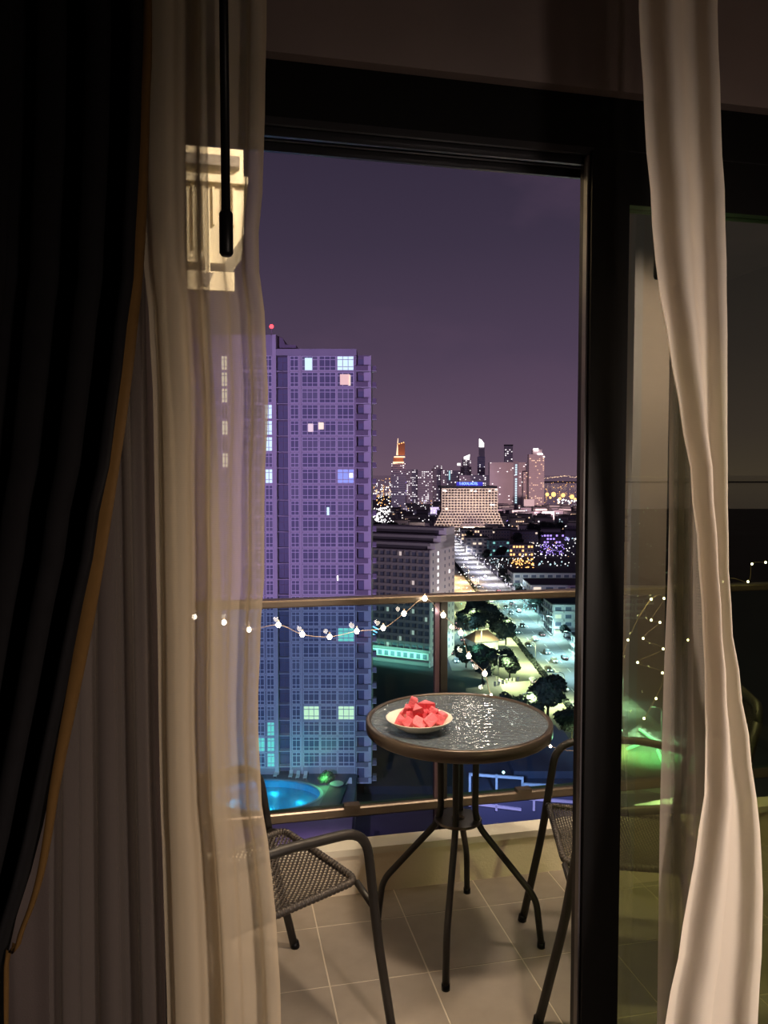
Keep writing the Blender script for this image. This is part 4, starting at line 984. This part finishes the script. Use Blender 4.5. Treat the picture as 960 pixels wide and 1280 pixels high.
block('apartment_block', 'dark-roofed block behind the pale four-storey block', 75, 336, 40, 20, 3, 8, M_grey, side=4)
block('apartment_block', 'dark-roofed long block just under the handrail', 72, 374, 60, 22, 3, 10, M_white, side=4)
block('apartment_block', 'farthest dark-roofed block under the handrail beside the road', 71, 420, 36, 20, 3, 8, M_white, side=3)
lamp('block_light', 'POINT', L(62, 262, GZ + 6), 3500, (0.7, 1.0, 1.0), 0.5)
lamp('block_light', 'POINT', L(64, 292, GZ + 8), 3000, (0.8, 0.95, 1.0), 0.5)
lamp('block_light', 'POINT', L(67, 400, GZ + 9), 6000, (0.7, 0.95, 1.0), 0.5)
lamp('block_light', 'POINT', L(66, 345, GZ + 8), 4500, (0.7, 0.95, 1.0), 0.5)

# ---- mid distance named buildings
def PB(px0, px1, D): return (px0 - 480) / F_PX * D, (px1 - px0) / F_PX * D
x_, w_ = PB(583, 611, 620); block('white_block', 'plain white windowless block beside the far road', x_, 620, w_, 14, 4, 4, M_white, balc=False, lit_p=0.1)
x_, w_ = PB(577, 616, 700); rb = block('hotel_building', 'pink-lit hotel block with rows of windows behind the white block', x_, 700, w_, 14, 4, 12, M_white, balc=False, lit_p=0.35, lm=E_peach, fh=3.2)
x_, w_ = PB(616, 641, 700); block('hotel_building', 'grey unlit hotel block adjoining the pink-lit one', x_, 702, w_, 14, 4, 7, M_grey, balc=False, lit_p=0.08, fh=3.0)
x_, w_ = PB(641, 673, 690); block('hotel_building', 'long grey block with dark arch of trees, right of the pink-lit hotel', x_, 690, w_, 14, 4, 8, M_mid, balc=False, lit_p=0.12)
x_, w_ = PB(612, 638, 590); block('office_block', 'teal-lit low block above the dark field', x_, 592, w_, 12, 4, 6, mat('teal_lit_render', (0.20, 0.45, 0.45), 0.8), balc=False, lit_p=0.3, lm=E_teal)  # teal light partly put into the wall colour
x_, w_ = PB(638, 668, 590); block('market_hall', 'amber-lit low building above the dark field', x_, 592, w_, 12, 3, 8, M_white, balc=False, lit_p=0.6, lm=E_amber)
x_, w_ = PB(676, 706, 700); block('shop_row', 'violet-lit row of low shops at the far right', x_, 700, w_, 12, 3, 8, M_mid, balc=False, lit_p=0.4, lm=E_violet)
def gl(px, py, D, p_, c, s_=1.0): lamp('city_light', 'POINT', L((px - 480) / F_PX * D, D, zat(py, D)), p_, c, s_)
gl(597, 683, 688, 26000, (1.0, 0.42, 0.38)); gl(625, 703, 578, 7000, (0.3, 1.0, 0.9)); gl(652, 704, 580, 16000, (1.0, 0.6, 0.3)); gl(598, 702, 606, 9000, (1.0, 0.9, 0.9)); gl(690, 690, 680, 14000, (0.4, 0.3, 1.0))
gquad('field', [(52, 400), (160, 400), (160, 585), (66, 585)], GZ + 0.04, mat('dark_field', (0.055, 0.045, 0.06), 0.9, var=0.2, scale=0.02), 'empty dark field in front of the blocks')
# the field lies right of the road
# ---- white terraced hotel with the blue sign
DW = 850.0
kw = DW / F_PX
wh_ = bld('terraced_hotel', 'broad white terraced hotel under a blue roof sign in the centre', 0, DW, 0)
def X(px): return (px - 480) * kw
def Z(py): return (593 - py) * kw + EYE
MB().box(X(553), X(621.5), 6, 40, GZ, Z(610)).build('building_body', M_mid, wh_)
MB().box(X(551), X(622), 2, 42, Z(610), Z(607.5)).build('roof', M_roof, wh_)
M_wt = mat('hotel_white', (0.85, 0.76, 0.68), 0.7, var=0.05, scale=0.1)
rows_ = 14; rh2 = (658 - 611) / rows_
grid = MB()
for i in range(rows_ + 1):
    y = 611 + i * rh2; ex = 0 if y < 638 else (y - 638) * 0.55
    d = -(0 if y < 638 else (y - 638) * 0.35)
    grid.box(X(552.5 - ex), X(622 + ex * 0.75), d, 8, Z(y) - 0.5, Z(y) + 0.55)
    n2 = int((69.5 + ex * 1.75) / 3.75)
    for j in range(n2 + 1):
        xx = X(552.5 - ex) + (X(622 + ex * .75) - X(552.5 - ex)) * j / n2
        if i < rows_: grid.box(xx - 0.38, xx + 0.38, d + 0.3, 8, Z(y + rh2), Z(y))
grid.build('balcony_grid', M_wt, wh_, kind='stuff')
b = MB()
for y in range(636, 660, 3):
    ex = (y - 636) * 0.55; b.box(X(553 - ex), X(622 + ex * 0.75), 4, 30, Z(y + 3.4), Z(y + .6))
b.build('stepped_wings', M_mid, wh_)
lamp('hotel_uplight', 'AREA', L(X(592), DW - 45, Z(664)), 52000, (1.0, 0.78, 0.55), target=L(X(590), DW, Z(640)), sx=60, sy=6)
lamp('hotel_uplight', 'AREA', L(X(588), DW - 70, Z(630)), 26000, (0.95, 0.72, 0.85), target=L(X(588), DW, Z(622)), sx=60, sy=10)
sgn = MB().box(X(571), X(604), 4.0, 4.6, Z(607.5), Z(602.5)).build('sign_board', em('sign_halo', (0.05, 0.05, 0.9), 0.35), wh_, label='blue backed sign panel')
def text(s_, size, loc, m, parent, name='lettering', xs=1.0):
    c = bpy.data.curves.new(name, 'FONT'); c.body = s_; c.size = size; c.align_x = 'CENTER'; c.align_y = 'CENTER'; c.extrude = size * 0.04
    c.materials.append(m); o = bpy.data.objects.new(name, c); C.objects.link(o); o.parent = parent; o.location = loc; o.rotation_euler = (R_(90), 0, 0); o.scale = (xs, 1, 1)
    bpy.context.view_layer.update(); me = bpy.data.meshes.new_from_object(o.evaluated_get(bpy.context.evaluated_depsgraph_get()))
    q = bpy.data.objects.new(name, me); C.objects.link(q); q.parent = parent; q.location = loc; q.rotation_euler = o.rotation_euler; q.scale = o.scale; bpy.data.objects.remove(o); return q
text('Tr.ROYAL-HOTEL', 4.4, (X(586), 3.6, Z(604.7)), E_sky, sgn, xs=0.60)
b = MB()
for px, py in ((554.5, 613), (557, 613.5), (589, 613), (594, 614), (612, 613.5), (620, 612), (614, 631), (617, 631), (558, 636)):
    b.box(X(px - .9), X(px + 1.1), -0.6, 0.2, Z(py + .8), Z(py - .8))
b.build('room_lights', E_white, wh_, kind='stuff')
pcz = MB().box(X(575), X(606), -34, 0, GZ, Z(656)); pcz.build('porch', M_wt, wh_)
lamp('porch_light', 'POINT', L(X(595), DW - 50, Z(660)), 16000, (1.0, 0.75, 0.5), 1.0)

# ---- skyline towers
M_far = mat('far_render', (0.42, 0.36, 0.42), 0.9, var=0.1, scale=0.05)
M_farw = mat('far_pale_render', (0.66, 0.56, 0.58), 0.9, var=0.1, scale=0.05)
M_fard = mat('far_dark_glass', (0.13, 0.11, 0.15), 0.5, var=0.2, scale=0.05)
def skyt(name, label, px0, px1, ytop, D, m, fl_px=2.3, col_px=2.2, lit_p=0.12, lm=E_white, lines=True, seed=1, depth=0.5, setback=None, small_=0.5):
    kk = D / F_PX; x0 = (px0 - 480) * kk; x1 = (px1 - 480) * kk; zt_ = zat(ytop, D)
    t = bld(name, label, x0, D, GZ); w_ = x1 - x0; h_ = zt_ - GZ
    if setback:
        MB().box(0, w_, 0, w_ * depth, 0, h_ * setback).build('building_body', m, t); MB().box(w_ * .18, w_ * .82, w_ * .05, w_ * depth * .9, h_ * setback, h_).build('upper_body', m, t)
    else: MB().box(0, w_, 0, w_ * depth, 0, h_).build('building_body', m, t)
    rr_ = random.Random(seed); b = MB(); lt = MB(); nf = max(2, int(h_ / (fl_px * kk))); nc = max(2, int((px1 - px0) / col_px))
    for f_ in range(nf):
        z = f_ * h_ / nf
        if setback and z > h_ * setback: xa, xb = w_ * .18, w_ * .82
        else: xa, xb = 0, w_
        if lines: b.box(xa - .3, xb + .3, -0.8 if not setback or z < h_ * setback else w_ * .05 - .8, 0.1, z, z + h_ / nf * 0.35)
        for i in range(nc):
            if rr_.random() < lit_p and xa <= i * w_ / nc < xb:
                s_ = kk * small_ * rr_.uniform(0.6, 1.2); cxx = (i + .5) * w_ / nc
                lt.box(cxx - s_, cxx + s_, -1.2, -0.8, z + h_ / nf * .5, z + h_ / nf * .5 + s_ * 1.6)
    if lines: b.build('floor_bands', M_farw if m is not M_fard else M_far, t, kind='stuff')
    if lt.v: lt.build('lit_windows', lm, t, kind='stuff')
    return t, kk, w_, h_
t, kk, w_, h_ = skyt('crowned_tower', 'dark slender tower with glowing orange crown, leftmost of the skyline', 489, 507, 579, 1500, M_fard, lit_p=0.16, seed=3, col_px=1.8)
MB().box(w_ * .15, w_ * .85, 2, w_ * .45, h_, h_ + 7 * kk).build('crown_storey', mat('crown_brown', (0.35, 0.16, 0.08), 0.8), t)
MB().box(w_ * .12, w_ * .88, 0, w_ * .4, h_ - 1 * kk, h_ + 1.8 * kk).build('crown_light', E_peach, t)
MB().box(w_ * .20, w_ * .95, 0, w_ * .4, h_ + 7 * kk, h_ + 8.6 * kk).build('crown_light', E_peach, t)
MB().box(w_ * .45, w_ * .95, 4, w_ * .4, h_ + 10 * kk, h_ + 25 * kk).build('crown_block', mat('crown_brown', (0.35, 0.16, 0.08), 0.8), t)
MB().tube([(w_ * .42, 5, h_ + 10 * kk), (w_ * .47, 5, h_ + 31 * kk)], lambda q: kk * (1.3 - q), 8).build('spire', E_peach, t)
for q in (0.55, 0.72, 0.86): MB().ball((w_ * q, 3, h_ + (24 + 5 * (q - .5)) * kk), kk * .7).build('crown_lamp', E_amber, t)
lamp('crown_flood', 'POINT', L((500 - 480) * kk, 1500 - 18, zat(571, 1500)), 14000, (1, 0.35, 0.12), 2)
b = MB()
for px, py in ((486, 637), (489, 636), (492, 636.5), (495, 635), (498, 637), (501, 635.5), (497, 639)): b.box((px - 489 - 1.2) * kk, (px - 489 + 1.2) * kk, -12, -11, zat(py + .8, 1500) - GZ, zat(py - .8, 1500) - GZ)
b.build('base_lights', em('yellow_light', (1.0, 0.85, 0.2), 1.6), t, kind='stuff')
sk = [('skyline_tower', 'squat lit block just right of the crowned tower', 508, 522, 587, 1700, M_far, 0.30, None),
      ('skyline_tower', 'dotted block between two narrower ones left of the spired tower', 522, 541, 589, 1650, M_far, 0.28, None),
      ('skyline_tower', 'narrow dotted tower with stepped top left of the white hotel', 540, 553, 582, 1800, M_far, 0.25, 0.92),
      ('skyline_tower', 'wide blue-grey block behind the white hotel, left part', 551, 575, 588, 1750, M_far, 0.24, None),
      ('skyline_tower', 'tower topped by a white wedge light behind the blue sign', 576, 589, 573, 1900, M_far, 0.22, 0.80),
      ('skyline_tower', 'low wide block right behind the blue sign', 574, 612, 594, 1600, M_far, 0.2, None)]
for i, (nm, lb_, a, b2, yt, D, m, lp, sb_) in enumerate(sk):
    t, kk, w_, h_ = skyt(nm, lb_, a, b2, yt, D, m, lit_p=lp, seed=20 + i, setback=sb_)
    if i == 4:
        b = MB(); b._add([(w_ * .30, -1, h_ - 1 * kk), (w_ * .8, -1, h_ - 1.6 * kk), (w_ * .85, -1, h_ + 5 * kk), (w_ * .30, -1, h_ + 2 * kk), (w_ * .30, 6, h_ - 1 * kk), (w_ * .8, 6, h_ - 1.6 * kk), (w_ * .85, 6, h_ + 5 * kk), (w_ * .30, 6, h_ + 2 * kk)],
               [(0, 1, 2, 3), (3, 2, 6, 7), (1, 5, 6, 2), (0, 3, 7, 4), (4, 7, 6, 5)]); b.build('wedge_light', E_white, t)
    if i == 3:
        MB().box(w_ * .42, w_ * .48, -1.6, -1, h_ - 12 * kk, h_ - 1).build('cyan_strip', em('cyan_strip', (0.4, 0.75, 0.8), 1.0), t)
        MB().box(w_ * .85, w_ * 1.02, -1.5, -0.8, h_ + 6 * kk, h_ + 9 * kk).build('roof_light', E_white, t)
# blade-topped tower
t, kk, w_, h_ = skyt('blade_tower', 'slim bluish tower with a white blade-shaped top, tallest in the skyline', 597, 606, 571, 1800, mat('far_blue', (0.26, 0.26, 0.44), 0.7), lit_p=0.12, seed=31, col_px=1.8)
MB().box(w_ * .18, w_ * .95, 1, w_ * .4, h_, h_ + 12 * kk).build('upper_body', M_far, t)
b = MB(); b._add([(w_ * .2, 0, h_ + 12 * kk), (w_ * .85, 0, h_ + 12 * kk), (w_ * .85, 0, h_ + 17 * kk), (w_ * .5, 0, h_ + 21 * kk), (w_ * .2, 0, h_ + 22.5 * kk)] + [(x, w_ * .3, z) for x, z in ((w_ * .2, h_ + 12 * kk), (w_ * .85, h_ + 12 * kk), (w_ * .85, h_ + 17 * kk), (w_ * .5, h_ + 21 * kk), (w_ * .2, h_ + 22.5 * kk))],
       [(0, 1, 2, 3, 4), (9, 8, 7, 6, 5)] + [(i, i + 5, (i + 1) % 5 + 5, (i + 1) % 5) for i in range(5)]); b.build('blade_top', E_white, t)
# wide slab with lit stair strip
t, kk, w_, h_ = skyt('slab_building', 'wide pinkish slab block with a vertical white light strip', 612, 658, 578, 1400, M_farw, fl_px=2.1, lit_p=0.035, seed=41, depth=0.3)
for k in range(17):
    if k in (5,): continue
    MB().box(w_ * .690, w_ * .735, -1.9, -1.0, h_ - (2.5 + 2.9 * k) * kk - 2.0 * kk, h_ - (2.5 + 2.9 * k) * kk).build('stair_light', E_cool, t)
MB().box(w_ * .64, w_ * .78, -0.95, 0, 0, h_ + 1.6 * kk).build('stair_tower', M_far, t)
t, kk, w_, h_ = skyt('skyline_tower', 'thin tower rising behind the wide pinkish slab block', 630.5, 640.5, 557, 1700, M_far, lit_p=0.2, seed=42)
MB().box(-kk * .4, w_ + kk * .4, -1, w_ * .5, h_ - 1, h_ + 1.2 * kk).build('roof', M_roof, t)
t, kk, w_, h_ = skyt('skyline_tower', 'pinkish stepped tower with bright rooftop lights, rightmost of the skyline', 661, 680, 568, 1350, M_farw, lit_p=0.22, lm=E_peach, seed=43, depth=.6)
MB().box(w_ * .25, w_ * .85, 2, w_ * .5, h_, h_ + 6 * kk).build('upper_body', M_farw, t)
MB().box(w_ * .32, w_ * .60, -0.5, w_ * .3, h_ + 4 * kk, h_ + 7.5 * kk).build('roof_light', E_white, t)
MB().box(w_ * .55, w_ * .90, -0.5, w_ * .3, h_ - 0.5 * kk, h_ + 1.2 * kk).build('roof_light', E_white, t)
MB().box(w_ * .92, w_ * 1.02, -0.5, w_ * .3, h_ - 4 * kk, h_ - 2 * kk).build('roof_light', E_white, t)
t, kk, w_, h_ = skyt('skyline_tower', 'lower pale block joining the slab block to the stepped tower', 654, 662, 590, 1380, M_farw, lit_p=0.3, lm=E_peach, seed=44)
t, kk, w_, h_ = skyt('skyline_tower', 'pale podium block under the stepped tower', 655, 668, 624, 1250, M_white, lit_p=0.05, seed=45, lines=False)
lamp('skyline_fill', 'SPOT', L(215, 1000, -40), 2.3e6, (1.0, 0.66, 0.68), 8, L(240, 1400, 0), 60, 0.9)  # unseen spots added to lift the far skyline in place of haze
lamp('skyline_fill', 'SPOT', L(70, 1150, -40), 1.3e6, (0.72, 0.62, 0.95), 8, L(110, 1750, 0), 60, 0.9)
# far edge of the bay: dark headland with lights
hd = MB().box(1200, 5000, 6200, 6600, GZ, GZ + 5); o = hd.build('headland', M_fard); o.rotation_euler = (0, 0, -YAW); struct(o, 'dark headland across the bay')

# ---- rank and file of low buildings
rb_ = random.Random(21)
bodies = []
for i in range(5):
    w_, d_, h_ = rb_.uniform(12, 22), rb_.uniform(10, 16), rb_.uniform(6, 13)
    nf = int(h_ / 3); b = MB(); lt = MB(); rf = MB()
    bodies.append((w_, d_, h_, MB().box(0, w_, 0, d_, 0, h_), nf))
mats_ = [M_mid, M_grey, M_white, M_far, M_dark]
bodym = [[q[3].mesh('building_body', m) for m in mats_] for q in bodies]
roofm = [MB().box(-.5, q[0] + .5, -.5, q[1] + .5, q[2], q[2] + .6).mesh('roof', M_roof) for q in bodies]
winm, litm = [], []
for q in bodies:
    b = MB()
    for f_ in range(q[4]):
        for c in range(int(q[0] / 2.6)): b.box(c * 2.6 + .7, c * 2.6 + 1.9, -.12, .02, f_ * 3 + 1, f_ * 3 + 2.3)
    winm.append(b.mesh('windows', M_pane))
    v = []
    for mm in (E_warm, E_cool, E_white, E_peach):
        b = MB()
        for f_ in range(q[4]):
            for c in range(int(q[0] / 2.6)):
                if rb_.random() < 0.22: b.box(c * 2.6 + .6, c * 2.6 + 2.0, -.2, -.1, f_ * 3 + .9, f_ * 3 + 2.4)
        b.box(1, 2, -.3, -.1, 1, 2); v.append(b.mesh('lit_windows', mm))
    litm.append(v)
def low(lat, D, lab, grp):
    i = rb_.randrange(5); t = bld('low_building', lab, lat, D, GZ, 'building', grp, rb_.uniform(-.25, .25))
    mk = rb_.choice([0, 0, 1, 2, 3, 4]); t['label'] = ('weathered', 'grey', 'white', 'pinkish grey', 'dark')[mk] + ' ' + lab
    inst('building_body', bodym[i][mk], t); inst('roof', roofm[i], t)
    o = inst('windows', winm[i], t); o['kind'] = 'stuff'
    if rb_.random() < 0.75: o = inst('lit_windows', litm[i][rb_.randrange(4)], t); o['kind'] = 'stuff'
for D in range(610, 1250, 42):
    nr_ = 0; x = (470 - 480) / F_PX * D; xr = (735 - 480) / F_PX * D
    while x < xr:
        x += rb_.uniform(20, 40)
        if 48 < x < 72 or (D < 720 and x < 175) : continue
        if D > 780 and D < 940 and 50 < x < 150: continue
        low(x, D + rb_.uniform(-12, 12), 'low building, ' + nth(nr_, 'from the tower').replace('nearest', 'first') + ' in the ' + nth((D - 610) // 42, 'city row').replace('nearest', 'nearest'), 'low buildings below the skyline'); nr_ += 1
for D in (1290, 1340):
    for x in range(200, 350, 26): low(x, D, 'low building, ' + nth((x - 200) // 26, 'from the skyline').replace('nearest', 'first') + ' in the ' + ('front' if D == 1290 else 'rear') + ' bay row', 'low buildings in front of the bay')

# ---- scattered city lights, far too many to count
rc = random.Random(99)
def lights(name, label, mats_n, regs):
    b = MB()
    for (px0, px1, py0, py1, n_, sz, up) in regs:
        for _ in range(int(n_ * 1.6)):
            px, py = rc.uniform(px0, px1), rc.uniform(py0, py1)
            D = (EYE - GZ) * F_PX / (max(py, 606) + up - 593)
            p_ = L((px - 480) / F_PX * D, D, zat(py, D)); b.octa(p_, D / F_PX * sz * rc.uniform(.5, 1.35))
    o = b.build(name, mats_n); tag(o, label, 'city lights', kind='stuff')
lights('white_lights', 'scatter of white street and window lights over the far city', E_white,
       [(467, 492, 600, 655, 60, .75, 4), (467, 487, 635, 652, 40, 1.1, 4), (508, 552, 590, 622, 70, .5, 6), (555, 612, 592, 607, 40, .45, 6), (500, 555, 610, 660, 40, .5, 4), (640, 727, 655, 700, 80, .75, 3),
        (575, 727, 690, 712, 30, .8, 3), (560, 640, 655, 672, 40, .7, 3), (465, 540, 640, 665, 14, 1.0, 3), (640, 727, 643, 652, 80, .7, 3), (574, 600, 690, 745, 20, .8, 3), (612, 640, 698, 720, 14, .6, 3), (697, 725, 624, 630, 16, 1.2, 4)])
lights('amber_lights', 'scatter of amber lights along the far shore', E_amber, [(680, 727, 600, 630, 30, .5, 5), (467, 490, 598, 632, 30, .6, 4), (560, 640, 655, 680, 26, .6, 3), (640, 668, 698, 711, 40, .9, 3), (480, 560, 600, 640, 20, .45, 4), (640, 727, 650, 700, 18, .7, 3)])
lights('blue_lights', 'scatter of blue and violet lights over the far city', E_violet, [(505, 560, 600, 626, 50, .5, 4), (565, 610, 598, 608, 26, .5, 4), (676, 706, 680, 694, 50, .7, 3), (690, 712, 669, 676, 26, .8, 3), (600, 640, 630, 660, 10, .6, 3)])
lights('teal_lights', 'cool teal lights along the busy road and forecourts', E_cool, [(574, 600, 750, 800, 16, .9, 6), (612, 640, 698, 712, 30, .5, 3), (630, 690, 750, 765, 40, .8, 6), (690, 727, 672, 676, 12, .9, 3), (655, 727, 700, 712, 8, 1.2, 3)])
b = MB()
for px, py in ((606, 618), (0, 0)): pass
for px, py, s_ in ((684, 618, 2.2), (692, 618, 2.8), (704, 619, 2.4), (715, 621, 2.6), (719, 624, 1.6), (700, 623, 1.6), (688, 622, 1.4)):
    D = 1400; b.ball(L((px - 480) / F_PX * D, D, zat(py, D)), D / F_PX * s_ * 1.15)
o = b.build('harbour_lamps', em('harbour_glow', (1.0, 0.62, 0.22), 1.5)); tag(o, 'row of large orange harbour lamps at the far right', 'city lights', kind='stuff')
b = MB()
for i in range(46):
    px = 680 + i * 1.05 + rc.uniform(-.5, .5); py = 597.5 - 2.6 * math.sin(max(0, (px - 684)) / 30 * 1.6) * (1 if px < 712 else .4) + rc.uniform(-.7, .7); D = 6150
    b.octa(L((px - 480) / F_PX * D, D, zat(py, D)), D / F_PX * rc.uniform(.3, .75))
o = b.build('bay_lights', E_peach); tag(o, 'thin line of peach lights across the bay on the horizon', 'city lights', kind='stuff')
b = MB()
for px in range(735, 900, 3):
    D = 6150; b.octa(L((px - 480) / F_PX * D, D, zat(596 + rc.uniform(-1, 1), D)), D / F_PX * rc.uniform(.3, .6))
o = b.build('bay_lights', E_peach); tag(o, 'line of peach lights continuing behind the tinted door glass', 'city lights', kind='stuff')

# ---- seen through the tinted door glass: green-lit court and low roofs
gc = bld('green_court', 'green-lit courtyard seen through the tinted door glass', 0, 0, 0, 'courtyard')
c_ = [gd(px, py, GZ + 2) for px, py in ((774, 925), (800, 905), (850, 945), (850, 985), (800, 975), (774, 960))]
b = MB(); b._add([(x, y, GZ + 2) for x, y in c_] + [(x, y, GZ) for x, y in c_], [tuple(range(5, -1, -1))] + [(i, i + 6, (i + 1) % 6 + 6, (i + 1) % 6) for i in range(6)]); b.build('courtyard_floor', M_conc, gc)
q = gd(812, 945, GZ + 2); lamp('court_light', 'SPOT', L(q[0], q[1], GZ + 12), 22000, (0.4, 1.0, 0.55), 0.5, L(q[0], q[1], GZ), 90, 0.9)
for px0, py0, px1, py1 in ((800, 912, 838, 940), (784, 936, 800, 930), (822, 938, 828, 952)):
    A, B2 = gd(px0, py0, GZ + 2.6), gd(px1, py1, GZ + 2.6)
    MB().tube([(A[0], A[1], GZ + 2.6), (B2[0], B2[1], GZ + 2.6)], 0.35, 6).build('light_strip', em('green_strip', (0.5, 1.0, 0.7), 3.0), gc)
c_ = [gd(px, py, GZ + 5) for px, py in ((792, 1006), (850, 995), (850, 1030))]
b = MB(); b._add([(x, y, GZ + 5) for x, y in c_] + [(x, y, GZ) for x, y in c_], [(2, 1, 0), (0, 3, 4, 1), (1, 4, 5, 2), (2, 5, 3, 0)]); b.build('wedge_roof', M_white, gc)
q = gd(830, 1015, GZ + 2); lamp('court_light', 'POINT', L(q[0], q[1] - 4, GZ + 12), 9000, (0.7, 1.0, 0.6), 0.5)
b = MB()
for px in range(745, 905, 5):
    for _ in range(3):
        py = rc.uniform(632, 730); D = (EYE - GZ) * F_PX / (py - 593); b.octa(L((px - 480) / F_PX * D, D, GZ + 3), D / F_PX * rc.uniform(.3, .8))
o = b.build('white_lights', E_cool); tag(o, 'sparse lights of the city seen through the tinted door glass', 'city lights', kind='stuff')
